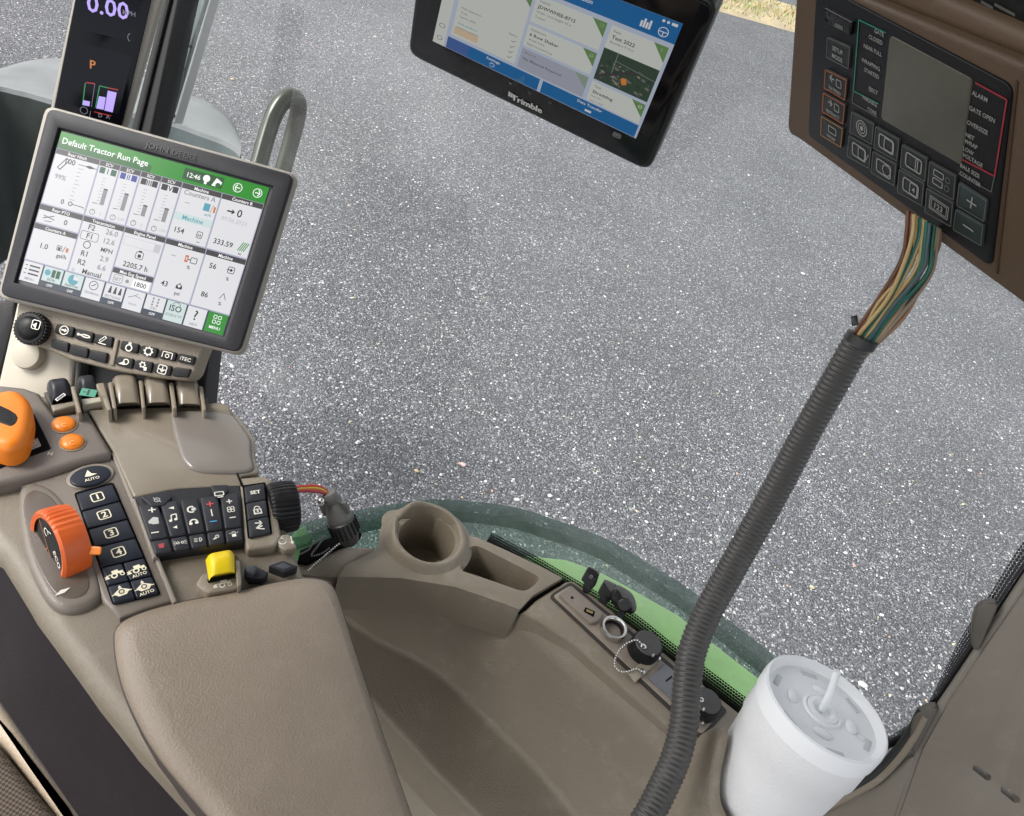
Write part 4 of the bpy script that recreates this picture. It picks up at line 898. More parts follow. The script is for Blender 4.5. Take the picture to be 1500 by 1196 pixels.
# module seam shadow and socket section
prism('socket_section', [(765, 896), (786, 877), (828, 851), (842, 849), (934, 922), (1010, 984), (1088, 1046), (1085, 1054), (1062, 1083), (1043, 1100), (990, 1072), (900, 994), (840, 942), (795, 912)], T, -.001, .10, TAN, sc_, .006, 4)
prism('seam', [(757, 896), (781, 876), (826, 849), (828, 851), (784, 878), (762, 898)], T, -.0035, .004, GAP, sc_, 0)
prism('panel_groove', [(804, 873), (836, 852), (1067, 1041), (1028, 1084)], T, .0008, .004, mat('groove_brown', (.035, .028, .022), .6), sc_, .0004, rnd=.006)
TANL = mat('tan_panel_dusty', (.27, .228, .186), .5, scuff=.35, bump=.3, bscale=700, var=.14, vscale=22)
prism('socket_panel', [(810, 873), (836, 857), (1058, 1041), (1028, 1076)], T, .0018, .004, TANL, sc_, .0012, rnd=.005)
def fillet_rows(rows, r=.014, k=5):
    n = len(rows[0]); cols = []
    for i in range(n):
        P = [row[i] for row in rows]; out = [P[0]]
        for a_, b_, c_ in zip(P, P[1:], P[2:]):
            u, v = a_ - b_, c_ - b_; rr = min(r, u.length * .45, v.length * .45); p, q = b_ + u.normalized() * rr, b_ + v.normalized() * rr
            out += [p * (1 - t) ** 2 + b_ * 2 * t * (1 - t) + q * t * t for t in [j / k for j in range(k + 1)]]
        out.append(P[-1]); cols.append(out)
    return [list(x) for x in zip(*cols)]
def prow(px, z, n=60): return resample(spline([flat(z)(x, y) for x, y in px], 6, False), n)
r0 = prow([(440, 842), (495, 846), (587, 849), (667, 862), (717, 879), (763, 897), (800, 916), (840, 945), (900, 997), (985, 1076), (1040, 1106), (1120, 1190)], -.722)
r1 = prow([(440, 856), (500, 864), (580, 862), (648, 866), (696, 879), (740, 905), (784, 940), (840, 989), (912, 1049), (972, 1106), (1060, 1195)], -.741)
r2 = prow([(400, 850), (470, 884), (512, 908), (548, 934), (600, 960), (640, 984), (672, 1012), (720, 1060), (780, 1120), (844, 1196), (920, 1290)], -.885)
r3 = prow([(380, 880), (440, 930), (500, 985), (564, 1052), (600, 1092), (640, 1136), (700, 1196), (780, 1280)], -.893)
r4 = [p - Vector((0, 0, .16)) for p in r3]
loft('inner_wall', fillet_rows([r0, r1, r2, r3, r4], .009), TAN3, sc_, smooth=70)
prism('lower_panel', [(500, 1020), (560, 1060), (620, 1120), (760, 1270), (560, 1300), (480, 1100)], flat(-.97), 0, .05, CREAM, sc_, .004)
# left shelf of the console behind the armrest
prism('console_shelf', [(415, 850), (440, 820), (500, 800), (548, 800), (552, 812), (507, 832), (495, 850), (450, 870)], flat(-.725), 0, .05, TAN, sc_, .006)
prism('shelf_slot', [(440, 806), (520, 772), (530, 782), (500, 800), (450, 826), (436, 822)], flat(-.722), .001, .01, GAP, sc_, .001)

# sockets
usb = prism('usb_plate', [(819, 870), (837.5, 857), (884, 898), (880, 908), (867, 913)], T, .0075, .007, mat('usb_tan', (.22, .185, .15), .5, var=.12, vscale=30), sc_, .0022, rnd=.003)
prism('usb_port', [(857.6, 889.6), (872, 896), (869.6, 904), (855, 896)], T, .0079, .001, GAP, usb, .0002); prism('usb_tongue', [(859.5, 892.4), (869, 896.6), (868, 899.4), (858.6, 895.4)], T, .0083, .0006, mat('usb_contact', (.35, .26, .10), .4, metal=.6), usb, 0)
lathe('hole', T(838, 876, .0076), Z, [(.0018, .0003), (0, .0003)], GAP, usb, n=12)
capP = Plane(T(852, 866), (-.1, -.75, .66), (1, 0, 0))
for q, hole in (([(862, 831), (879, 839), (873, 857), (861, 871), (853, 868), (856, 853), (851, 851)], (866, 845)), ([(886, 850), (904, 858), (897, 877), (884, 889), (874, 892), (871, 887), (880, 876), (876, 868)], None)):
    fc = prism('flip_cap', q, capP, .0, .008, BLACK, sc_, .0012, rnd=.002)
    for j in range(6):
        t = .35 + j * .1; a_, b_ = lerp2(q[0], q[-1], t), lerp2(q[1], q[3], t); prism('rib', [a_, lerp2(a_, b_, .95), (lerp2(a_, b_, .95)[0] - .5, lerp2(a_, b_, .95)[1] + 1.2), (a_[0] - .5, a_[1] + 1.2)], capP, .0012, .0016, SATIN, fc, 0)
    if hole: lathe('hole', capP(*hole, .0004), capP.n, [(.0022, .0002), (0, .0002)], mat('cap_hole', (.2, .2, .19), .4), fc, n=12)
rc = prism('flip_cap', [(903, 860), (918, 866), (929, 876), (933, 892), (926, 901), (908, 895), (896, 884), (895, 872)], capP, .004, .014, BLACK, sc_, .004, sm=3)
lathe('cap_plug', capP(914, 886, .004), capP.n, [(.0075, 0), (.0075, .003), (.006, .0045), (0, .0045)], SATIN, rc, n=24)
prism('hinge_strap', [(908, 893), (917, 899), (908, 912), (902, 908)], T, .006, .003, BLACK, rc, .001)
ps = lathe('power_socket', T(896, 926), Z, [(.0150, .002), (.0152, .008), (.0142, .0105), (.0120, .0108), (.0108, .0095), (.0104, .002), (.0100, -.02), (0, -.02)], CHROME, sc_, n=48)
lathe('socket_bore', T(896, 926), Z, [(.0100, .006), (.0092, -.012), (0, -.012)], BLACK, ps, n=32)
prism('socket_flange', [(921, 985), (957, 957), (968, 966), (932, 998)], T, .0045, .004, mat('flange_tan', (.33, .29, .22), .5, var=.15, vscale=40), sc_, .0008)
def dust_cap(x, y, r, extra):
    dc = lathe('round_cap', T(x, y), Z, [(r, .003), (r, .015), (r * .94, .0185), (r * .55, .0195), (0, .0195)], BLACK, sc_, n=40)
    lathe('cap_top', T(x, y), Z, [(r * .86, .0193), (r * .80, .0204), (0, .0207)], mat('cap_grey', (.055, .052, .05), .5, var=.15, vscale=40), dc, n=36)
    for dx, dy, rr in extra: lathe('rivet', T(x + dx, y + dy, .0200), Z, [(rr, 0), (rr * .9, .0018), (rr * .45, .003), (0, .0032)], CHROME, dc, n=14)
dust_cap(940, 956, .0178, [(2, -8, .0036), (16, 5, .0018)])
dust_cap(1026, 1040, .0165, [(1, -14, .0032), (4, 0, .002)])
for x, y in ((963, 965), (940, 985), (1041, 1037), (1026, 1058)): lathe('screw', T(x, y, .005), Z, [(.0036, 0), (.0032, .002), (.0015, .003), (0, .003)], CHROME, sc_, n=14)
def beads(name, pts, r, parent, material=CHROME):
    bm = bmesh.new()
    L = sum((b - a).length for a, b in zip(pts, pts[1:])); n = max(2, int(L / (r * 2.15)))
    for p in resample(pts, n): bmesh.ops.create_icosphere(bm, subdivisions=2, radius=r, matrix=Matrix.Translation(p))
    return from_bm(name, bm, material, parent, smooth=180)
beads('bead_chain', spline([T(x, y, h) for x, y, h in [(940, 944, .022), (932, 938, .021), (920, 942, .018), (908, 952, .012), (901, 966, .009), (901, 977, .007), (909, 984, .006), (920, 984, .006), (932, 980, .007), (940, 984, .007)]], 8, False), .00135, sc_)
prism('plate', [(951, 994), (974, 972), (1010, 1000), (986, 1024)], T, .0045, .004, mat('grey_plate', (.15, .155, .17), .4, var=.1, vscale=30), sc_, .0008)
prism('plate_mark', [(975, 997), (984, 990), (985, 992), (976, 999)], T, .0049, .001, GAP, sc_, 0)

# ------------------------------------------------------------------ foam cup and its holder
lidc = at(1209, 1036, .655); rr_ = ray(1209, 1036)
tv = (RT * .62 + UP * .78); tv = (tv - rr_ * tv.dot(rr_)).normalized()
AX = (-rr_ * .545 + tv * math.sqrt(1 - .545 ** 2)).normalized()
RC = .0472
print('cup lean', math.degrees(AX.angle(Z)))
cup = thing('foam_cup', lidc - AX * .19, 'large white foam cup with clear lid and straw stub in holder', 'cup')
lathe('cup_body', lidc, AX, [(RC * .97, -.012), (RC * .985, -.020), (RC * .99, -.036), (RC * .955, -.040), (RC * .93, -.060), (RC * .86, -.11), (RC * .74, -.19), (0, -.19)], FOAM, cup, n=72)
LID = bpy.data.materials.new('frosted_lid'); LID.use_nodes = True; b_ = LID.node_tree.nodes['Principled BSDF']
b_.inputs['Base Color'].default_value = (.90, .91, .915, 1); b_.inputs['Roughness'].default_value = .22; b_.inputs['Transmission Weight'].default_value = .0; b_.inputs['IOR'].default_value = 1.35
ld = lathe('lid', lidc, AX, [(0, -.0045), (RC * .25, -.0045), (RC * .27, -.003), (RC * .30, -.003), (RC * .32, -.0048), (RC * .80, -.0055), (RC * .88, -.0045), (RC * .93, .0010), (RC * .965, .0022), (RC * 1.0, .0012), (RC * 1.015, -.003), (RC * 1.01, -.0135), (RC * .985, -.0145)], LID, cup, n=72)
cx_, cy_ = (RT - AX * RT.dot(AX)).normalized(), None; cy_ = AX.cross(cx_)
RIMM = mat('lid_shade', (.62, .64, .65), .3)
for i in range(6):
    a_ = R(25 + i * 60); d = cx_ * math.cos(a_) + cy_ * math.sin(a_); tt = AX.cross(d); c = lidc + d * RC * .76 - AX * .0048
    from_bm('lid_tab', solid([c + d * .0022 + tt * .0065, c + d * .0022 - tt * .0065, c - d * .0022 - tt * .0065, c - d * .0022 + tt * .0065], AX, .002, .0006), RIMM, ld)
for i in range(4):
    a_ = R(70 + i * 90); d = cx_ * math.cos(a_) + cy_ * math.sin(a_); tt = AX.cross(d); c = lidc + d * RC * .48 - AX * .0050
    rows = [[c + (d * .0042 * math.cos(q * math.pi / 8) + tt * .0072 * math.sin(q * math.pi / 8)) * s_ + AX * hh for q in range(16)] for s_, hh in ((1, 0), (.85, .0014), (.5, .0022), (.05, .0024))]
    loft('lid_dimple', rows, LID, ld, closed=True, smooth=60)
lk = Ink([lidc - cx_ * .5 + cy_ * .5, lidc + cx_ * .5 + cy_ * .5, lidc + cx_ * .5 - cy_ * .5, lidc - cx_ * .5 - cy_ * .5], -.0049)
for i, tx in enumerate(('', '', '', '')):
    a_ = R(70 + i * 90 - 22); lk.text(.5 + math.cos(a_) * RC * .55, .5 - math.sin(a_) * RC * .55, .0028, tx, RIMM, 'c') if tx else None
lk.ring(.5 + RC * .55, .5 + RC * .32, .0035, .0005, RIMM); lk.build('lid_print', ld)
lathe('straw_collar', lidc - AX * .0048, AX, [(.0125, 0), (.0120, .002), (.0085, .0026), (.0060, .001), (.0055, -.004)], LID, cup, n=36)
STRAW = mat('clear_straw', (.78, .80, .80), .2)
tip = lidc + (RT * .0055 + UP * .029 + (-FW) * .008)
tube('straw', [lidc - AX * .01, lidc.lerp(tip, .35), lidc.lerp(tip, .7), tip], .0026, STRAW, cup, n=16)
ch = thing('cup_holder_ring', lidc - AX * .20, 'taupe moulded ring holding the white foam cup', 'cup holder')
def ring():
    n = 64; rows = []; dl_ = (-RT * .9 + UP * .25); dl_ = (dl_ - AX * dl_.dot(AX)).normalized(); dm = AX.cross(dl_)
    for rr, low, top in ((RC * 1.22, -.215, None), (RC * 1.22, None, -.010), (RC * 1.16, None, -.002), (RC * 1.06, None, -.001), (RC * 1.00, None, -.008), (RC * .92, -.20, None)):
        row = []
        for i in range(n):
            a_ = 2 * math.pi * i / n; hump = math.exp(-((a_ + math.pi) % (2 * math.pi) - math.pi) ** 2 / .20)
            t0 = -.098 + .045 * hump
            row.append(lidc + (dl_ * math.cos(a_) + dm * math.sin(a_)) * rr + AX * (low if low is not None else t0 + top))
        rows.append(row)
    loft('ring', rows, TAN, ch, closed=True, smooth=60)
ring()

# ------------------------------------------------------------------ plug with wires and chain
pg = thing('trailer_plug', flat(-.73)(510, 792), 'grey tapered cable plug with red and yellow wires and bead chain', 'plug')
pa, pb = at(481, 722, .845), at(508, 782, .872)
ax = (pb - pa).normalized(); L = (pb - pa).length
lathe('plug_body', pa, ax, [(0, -.001), (.0072, 0), (.0083, .003), (.0083, .010), (.0075, .012), (.0106, .020), (.0128, .030), (.0134, L * .62), (.0128, L * .66)], GREYPLUG, pg, n=32)
nut = lathe('coupling_nut', pa, ax, [(.0130, L * .64), (.0146, L * .66), (.0146, L * .98), (.0132, L), (.009, L + .012), (0, L + .012)], mat('nut_grey', (.05, .048, .046), .45, var=.15, vscale=40), pg, n=32)
a0_, x0_, y0_ = frame_of(ax)
for i in range(18):
    d = x0_ * math.cos(i * math.pi / 9) + y0_ * math.sin(i * math.pi / 9); t_ = ax.cross(d); c = pa + ax * L * .97 + d * .0143
    from_bm('ridge', solid([c + d * .0018 + t_ * .0009, c + d * .0018 - t_ * .0009, c - d * .001 - t_ * .0009, c - d * .001 + t_ * .0009], ax, L * .28), BLACK, nut)
for an in (0.6, 2.2, 3.9):
    d = x0_ * math.cos(an) + y0_ * math.sin(an); c = pa + ax * L * .5 + d * .0127; t_ = ax.cross(d)
    from_bm('plug_lug', solid([c + d * .003 + t_ * .002, c + d * .003 - t_ * .002, c - d * .002 - t_ * .002, c - d * .002 + t_ * .002], ax, .014, .0008), GREYPLUG, pg)
lathe('clamp_screw', at(470, 734, .838), -ray(470, 734), [(.0036, -.004), (.0034, .001), (.002, .0025), (0, .003)], CHROME, pg, n=14)
for i, c in enumerate(((.50, .03, .02), (.75, .52, .03), (.55, .10, .04), (.42, .04, .05))):
    tube('wire', path([(400, 735 + i, .80), (430, 716 + i * 2, .82), (448, 713 + i * 2, .83), (466, 713 + i * 2.5, .838), (478, 720 + i * 1.5, .845), (486, 730, .85)], 6), .0019, mat('plugwire_%d' % i, c, .4), pg, n=8)
beads('bead_chain', spline([flat(-.72)(x, y, .004) for x, y in [(512, 796), (498, 797), (486, 806), (472, 818), (460, 828), (452, 836)]], 8, False), .0013, pg)
beads('bead_chain', spline([flat(-.72)(x, y, .004) for x, y in [(440, 812), (452, 806), (458, 798), (470, 790), (476, 786), (466, 800), (456, 814), (470, 812), (482, 804)]], 8, False), .0012, pg, mat('dark_beads', (.2, .2, .19), .35, metal=.8))

# ================================================================== ARMREST CONTROL CONSOLE
A0 = flat(-.60)
ar = thing('armrest_console', Vector((-.20, .38, H - .80)), 'taupe armrest console with black keys orange controls and padded rest', 'armrest')
prism('body', [(-70, 600), (0, 566), (60, 572), (120, 588), (300, 588), (335, 594), (350, 606), (374, 640), (376, 668), (384, 694), (405, 704), (424, 780), (434, 806), (446, 836), (480, 848), (496, 872), (524, 962), (602, 1196), (650, 1330), (400, 1330), (300, 1196), (200, 1087), (143, 1017), (50, 893), (0, 812), (-70, 740)], A0, 0, .09, mat('tan_body', (.196, .166, .124), .46, scuff=.2, bump=.35, bscale=900, var=.07, vscale=9), ar, .014, 5)
# dark flank towards the seat
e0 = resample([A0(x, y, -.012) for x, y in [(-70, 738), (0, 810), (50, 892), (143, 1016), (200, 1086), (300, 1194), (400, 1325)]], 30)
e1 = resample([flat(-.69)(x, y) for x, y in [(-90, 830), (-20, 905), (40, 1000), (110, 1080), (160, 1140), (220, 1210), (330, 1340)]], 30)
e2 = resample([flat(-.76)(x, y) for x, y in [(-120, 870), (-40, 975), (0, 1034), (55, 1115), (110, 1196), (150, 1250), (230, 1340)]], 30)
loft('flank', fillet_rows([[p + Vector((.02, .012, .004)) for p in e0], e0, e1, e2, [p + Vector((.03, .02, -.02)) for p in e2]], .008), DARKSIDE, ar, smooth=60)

# hump panels at the front
HUMP = [(128, 600), (247, 596), (332, 596), (348, 608), (373, 641), (373, 668), (380, 693), (352, 697), (356, 712), (320, 713), (260, 716), (196, 729), (165, 660)]
hp_ = prism('cover', HUMP, A0, .010, .02, TAN2, ar, .005, 4, rnd=.004)
prism('cover_insert', [(247, 600), (330, 599), (344, 609), (368, 642), (368, 668), (374, 688), (345, 692), (300, 691), (279, 686), (266, 672), (256, 640)], A0, .0135, .006, mat('gloss_taupe', (.20, .178, .155), .20, bump=.1, bscale=60, var=.05), hp_, .0035, 4, rnd=.008)
prism('seam', [(346, 693), (348, 693), (357, 712), (354, 713)], A0, .0112, .002, GAP, ar, 0)
# thumb levers in a row
def paddle(name, q, h, m, rise=.012, parent=ar):
    """a rounded thumb lever: arched across its width, curling down at the back"""
    rows = []
    for v in [0, .12, .3, .55, .8, .95, 1]:
        row = []
        for i in range(13):
            u = i / 12; p = A0(*bil(q, u, v), h); arch = (1 - (2 * u - 1) ** 6) * rise * (.35 + .65 * math.sin(math.pi * min(1, .18 + v * .7)))
            row.append(p + Z * arch)
        rows.append(row)
    base = [[A0(*bil(q, i / 12, v), h - .02) for i in range(13)] for v in (0, 1)]
    return loft(name, [base[0]] + rows + [base[1]], m, parent, smooth=50)
prism('lever_bay', [(64, 574), (150, 560), (300, 556), (306, 596), (252, 598), (132, 604), (80, 610)], A0, .003, .02, mat('bay_dark', (.07, .06, .05), .6), ar, .002)
for q in ([(163, 562), (203, 557), (208, 598), (168, 600)], [(208, 561), (246, 559), (252, 598), (213, 599)], [(254, 564), (291, 564), (298, 601), (259, 600)]):
    lv = paddle('thumb_lever', q, .014, TAN2, .014)
    prism('lever_glint', [lerp2(q[0], q[1], .1), lerp2(q[0], q[1], .9), lerp2(lerp2(q[0], q[1], .88), lerp2(q[3], q[2], .88), .16), lerp2(lerp2(q[0], q[1], .12), lerp2(q[3], q[2], .12), .16)], A0, .0245, .006, CREAM, lv, .002)  # cream strip paints the specular light along the lever top
for q in ([(158, 560), (165, 559), (171, 598), (165, 598)], [(203, 557), (209, 557), (213, 597), (208, 597)], [(247, 560), (254, 560), (259, 598), (253, 598)], [(291, 565), (297, 566), (302, 600), (297, 600)], [(140, 562), (152, 560), (164, 600), (158, 602)], [(103, 566), (110, 565), (120, 604), (114, 605)]):
    prism('partition', q, A0, .026, .03, TAN, ar, .0018, rnd=.002)
for q, c in (([(68, 570), (103, 565), (108, 588), (76, 594)], (220, 220, 215)), ([(113, 564), (141, 561), (148, 582), (119, 585)], (60, 190, 150))):
    lv = paddle('thumb_lever', q, .012, KEY, .016)
    prism('lever_step', [(q[3][0] - 2, q[3][1] - 1), (q[2][0] + 4, q[2][1] - 2), (q[2][0] + 6, q[2][1] + 5), (q[3][0] + 2, q[3][1] + 9)], A0, .016, .02, CREAM if c[0] < 100 else TAN2, lv, .002)
    k = PInk(Plane(A0.o, (-.0, -.45, .9), (.88, .47, 0)), 0); cx, cy = bil(q, .45, .62)
    kp_ = Plane(A0(cx, cy, .031), (0, -.3, 1), (1, .25, 0)); k = PInk(kp_, 0); mm = glow(c, .5) if c[0] < 100 else ink(c)
    if c[0] < 100: k.rect(-.007, -.004, .007, .004, mm); k.rect(-.001, -.003, .001, .003, KEY, .0004); k.line((-.005, 0), (-.002, 0), .0007, KEY, .0004)
    else: k.line((-.002, .004), (.003, -.004), .0030, mm); k.line((-.0015, .0033), (.0026, -.0033), .0014, KEY, .0004)
    k.build('icon', lv)
prism('lever_end', [(298, 590), (318, 588), (336, 592), (340, 606), (318, 600), (300, 600)], A0, .016, .02, TAN, ar, .004)

# lever panel with orange throttle
lp = prism('lever_panel', [(-60, 590), (0, 562), (36, 566), (58, 574), (80, 608), (128, 601), (163, 659), (161, 666), (110, 678), (60, 694), (20, 704), (-60, 720)], A0, .014, .03, mat('lever_taupe', (.165, .142, .122), .5, bump=.35, bscale=900, var=.06), ar, .006, 4)
prism('slot', [(50, 606), (75, 657), (27, 674), (-10, 690), (-10, 620)], A0, .0150, .002, GAP, lp, .0006, rnd=.002)
sp_ = prism('indicator', [(38, 648), (55, 641), (60, 652), (41, 660)], A0, .0165, .003, mat('indicator_grey', (.32, .31, .29), .4), lp, .001)
k = PInk(Plane(A0.o, Z, (.9, .43, 0)), .0165); u, v = k.c(48, 650); k.ring(u, v, .003, .0008, WHITE); k.build('icon', sp_)
k = PInk(Plane(A0.o, Z, (.9, .43, 0)), .014); k.ptext(73, 668, .004, 'N', ink((200, 195, 185))); k.build('legend', lp)
kb = prism('throttle_lever', [(-30, 585), (-10, 572), (14, 567), (31, 571), (43, 583), (47, 602), (41, 632), (31, 648), (12, 655), (-10, 650), (-30, 638)], A0, .040, .024, ORANGE, ar, .0105, 6, sm=3)
kb['label'] = 'orange throttle lever knob'
prism('grip_slot', [(-20, 590), (2, 594), (24, 606), (26, 616), (18, 624), (6, 622), (-20, 610)], A0, .0405, .004, BLACK, kb, .0015, sm=2)
tube('lever_stalk', [A0(20, 640, -.01), A0(16, 630, .03)], .008, BLACK, kb, n=14)
for x, y in ((94, 623), (106, 649)):
    ob = lathe('round_button', A0(x, y, .014), Z, [(.0098, -.001), (.0098, .0016), (.0088, .0030), (.0062, .0042), (.003, .0047), (0, .0048)], ORANGE, ar, n=36)
    lathe('button_ring', A0(x, y, .014), Z, [(.0112, -.001), (.0112, .0008), (.0100, .0010), (.0098, -.001)], TAN3, ob, n=36)
    k = PInk(Plane(A0.o, Z, (.9, .43, 0)), .019); u, v = k.c(x, y); k.ring(u, v, .0022, .0006, ink((240, 190, 130)), n=10, a0=30, a1=300); k.build('icon', ob)

# black key column
CK = mat('panel_taupe', (.180, .152, .125), .40, bump=.25, bscale=900, var=.05)
pn = prism('key_panel', [(24, 706), (60, 696), (112, 680), (160, 668), (170, 672), (215, 770), (257, 880), (214, 892), (175, 906), (150, 880), (120, 800)], A0, .006, .02, CK, ar, .003, 3)
prism('panel_lip', [(163, 664), (168, 662), (260, 881), (253, 884)], A0, .0085, .008, mat('lip_pale', (.25, .22, .185), .42), pn, .0014)
ov = [(132 + 34 * math.cos(a_) * math.cos(-.22) - 16 * math.sin(a_) * math.sin(-.22), 697 + 34 * math.cos(a_) * math.sin(-.22) + 16 * math.sin(a_) * math.cos(-.22)) for a_ in [i * math.pi / 16 for i in range(32)]]
ovi = [lerp2(p, (132, 697), .10) for p in ov]
KX = Plane(A0.o, Z, A0(165, 709) - A0(111, 724))
bo = prism('key_surround', [lerp2(p, (132, 697), -.06) for p in ov], A0, .008, .004, mat('lip_pale', (.25, .22, .185), .42), pn, .0012)
b = prism('button', ovi, A0, .0100, .004, KEYBLUE, ar, .0014); k = PInk(KX, .0100); u, v = k.c(131, 696)
k.poly([(u - .004, v + .001), (u, v - .006), (u + .002, v - .001), (u + .006, v + .001), (u, v + .002)], WARMW); k.text(u + .0005, v + .0072, .0030, 'AUTO', WARMW, 'c'); k.build('icon', b)
CQ = [(111, 724), (165, 709), (233, 869), (166, 884)]
prism('key_bed', [(108, 722), (166, 706), (236, 871), (165, 887)], A0, .0068, .002, GAP, pn, .0005, rnd=.003)
rows4 = [(0, .152), (.160, .315), (.325, .485), (.495, .665)]
for i, (a_, b2_) in enumerate(rows4):
    q = sub(CQ, .01, a_, .99, b2_); b = prism('button', q, A0, .0100, .004, KEYBLUE, ar, .0010, rnd=.0015); k = PInk(KX, .0100)
    u, v = k.c(*bil(CQ, .50, (a_ + b2_) / 2)); k.rrect(u, v, .0052, .0050, .0010, WARMW); k.text(u, v + .0030, .0060, str(i + 1), WARMW, 'c'); k.text(u + .0003, v + .0030, .0060, str(i + 1), WARMW, 'c', l=.0005); k.build('icon', b)
def tractor(k, u, v, m, auto=False):
    k.rect(u - .002, v - .0036, u + .003, v + .0004, m); k.rect(u + .003, v - .0016, u + .0062, v + .0010, m); k.ring(u - .001, v + .0016, .0026, .0012, m); k.ring(u + .005, v + .0020, .0018, .0008, m); k.line((u - .008, v + .001), (u - .003, v - .0005), .0008, m); k.poly([(u - .0085, v + .003), (u - .006, v - .001), (u - .0045, v + .003)], m)
    if auto: k.text(u, v + .0078, .0028, 'AUTO', m, 'c')
def imple(k, u, v, m, auto=False):
    k.poly([(u - .006, v), (u, v - .004), (u + .006, v), (u + .003, v + .0035), (u - .003, v + .0035)], m); k.ring(u, v, .0022, .0008, KEYBLUE, l=.0004); k.line((u - .0075, v + .001), (u + .0075, v + .001), .0007, m)
    k.poly([(u - .0015, v - .004), (u, v - .0066), (u + .0015, v - .004)], m)
    if auto: k.text(u, v + .0078, .0028, 'AUTO', m, 'c')
for r_, (a_, b2_) in enumerate(((.678, .835), (.845, .995))):
    for c_ in (0, 1):
        q = sub(CQ, .01 + c_ * .5, a_, .48 + c_ * .51, b2_); b = prism('button', q, A0, .0100, .004, KEYBLUE, ar, .0010, rnd=.0015); k = PInk(KX, .0100); u, v = k.c(*bil(CQ, .25 + c_ * .5, (a_ + b2_) / 2))
        (tractor if r_ == 0 else imple)(k, u, v, WARMW, c_ == 1); k.build('icon', b)

# orange ribbed speed wheel, in its recess
db = prism('wheel_recess', [(26, 728), (36, 708), (58, 706), (84, 720), (108, 752), (132, 806), (150, 858), (140, 880), (106, 894), (76, 886), (52, 850), (34, 800)], A0, .0075, .012, CK, ar, .006, 4, sm=3)
prism('recess_floor', [(34, 740), (44, 720), (60, 720), (80, 734), (104, 774), (126, 830), (130, 862), (112, 876), (84, 872), (62, 842), (44, 796)], A0, .0082, .002, mat('recess_gloss', (.12, .095, .075), .25, var=.1, vscale=30), db, .001, sm=3)
wc = at(88, 797, (A0(88, 797, .012) - CAM).length)
vd = -ray(88, 797); mj = (RT * .30 - UP * .95); mj = (mj - vd * mj.dot(vd)).normalized(); mn = vd.cross(mj).normalized()
if mn.dot(RT) > 0: mn = -mn                                   # left in the picture
wax = (mn * .95 + vd * .31).normalized()                      # the flat face looks this way
RW = .0312
def wheel():
    n = 288; prof = [(RW * .80, .0095), (RW * .93, .0105), (RW * .99, .0085), (RW, .004), (RW, -.006), (RW * .96, -.0115), (RW * .80, -.0130), (RW * .30, -.0130), (.001, -.0130)]
    u_ = (mj - wax * mj.dot(wax)).normalized(); w_ = wax.cross(u_); rows = []
    for r, t in prof:
        row = []
        for i in range(n):
            a_ = 2 * math.pi * i / n; d = (a_ - math.pi + math.pi) % (2 * math.pi) - math.pi
            rib = .0016 * (.5 + .5 * math.sin(a_ * 36)) * (1 if r > RW * .95 and -.011 < t < .009 else 0) * math.exp(-((((a_ - R(180)) + math.pi) % (2 * math.pi) - math.pi) / 1.15) ** 6)
            row.append(wc + wax * t + (u_ * math.cos(a_) + w_ * math.sin(a_)) * (r - rib))
        rows.append(row)
    o = loft('speed_wheel', rows, ORANGE2, ar, closed=True, smooth=35); o['label'] = 'orange ribbed speed wheel'
    lathe('wheel_face', wc, wax, [(RW * .82, .004), (RW * .80, .0078), (RW * .4, .0086), (0, .0088)], BLACK, o, n=60)
    fp = Plane(wc + wax * .0108, wax, u_)
    q = u_ * 1
    k = Ink([wc + wax * .0090 + (-w_ * 0) for _ in range(4)]) if 0 else PInk(Plane(wc + wax * .0090, wax, RT * .35 - UP * .95), 0)
    k.line((-.026, -.002), (.026, .002), .0009, mat('groove_orange', (.4, .12, .03), .5)); k.line((0, 0), (.004, .024), .0009, mat('groove_orange', (.4, .12, .03), .5))
    k.text(.012, -.009, .0052, 'ECO', WHITE, 'c'); k.ring(-.012, -.008, .0038, .001, WHITE, a0=20, a1=320); k.line((-.012, -.012), (-.009, -.017), .001, WHITE); k.text(.010, .015, .006, '?', ink((150, 150, 148)), 'c')
    k.build('legend', o)
    ta = wc + (RT * .007 - UP * .006) - wax * .004 + vd * .016
    tb_ = ta + RT * .022 - UP * .001
    tx = (tb_ - ta); ty = vd.cross(tx).normalized()
    from_bm('wheel_tab', solid(rounded([ta - tx * .2 + ty * .0042, tb_ + ty * .0034, tb_ - ty * .0034, ta - tx * .2 - ty * .0042], .002), vd, .010, .0018), ORANGE, o)
wheel()
k = PInk(KX, .0085); u, v = k.c(92, 868); k.poly([(u - .006, v + .001), (u - .001, v - .0025), (u + .006, v - .002), (u + .001, v + .001)], ink((215, 210, 195))); k.build('legend', pn)

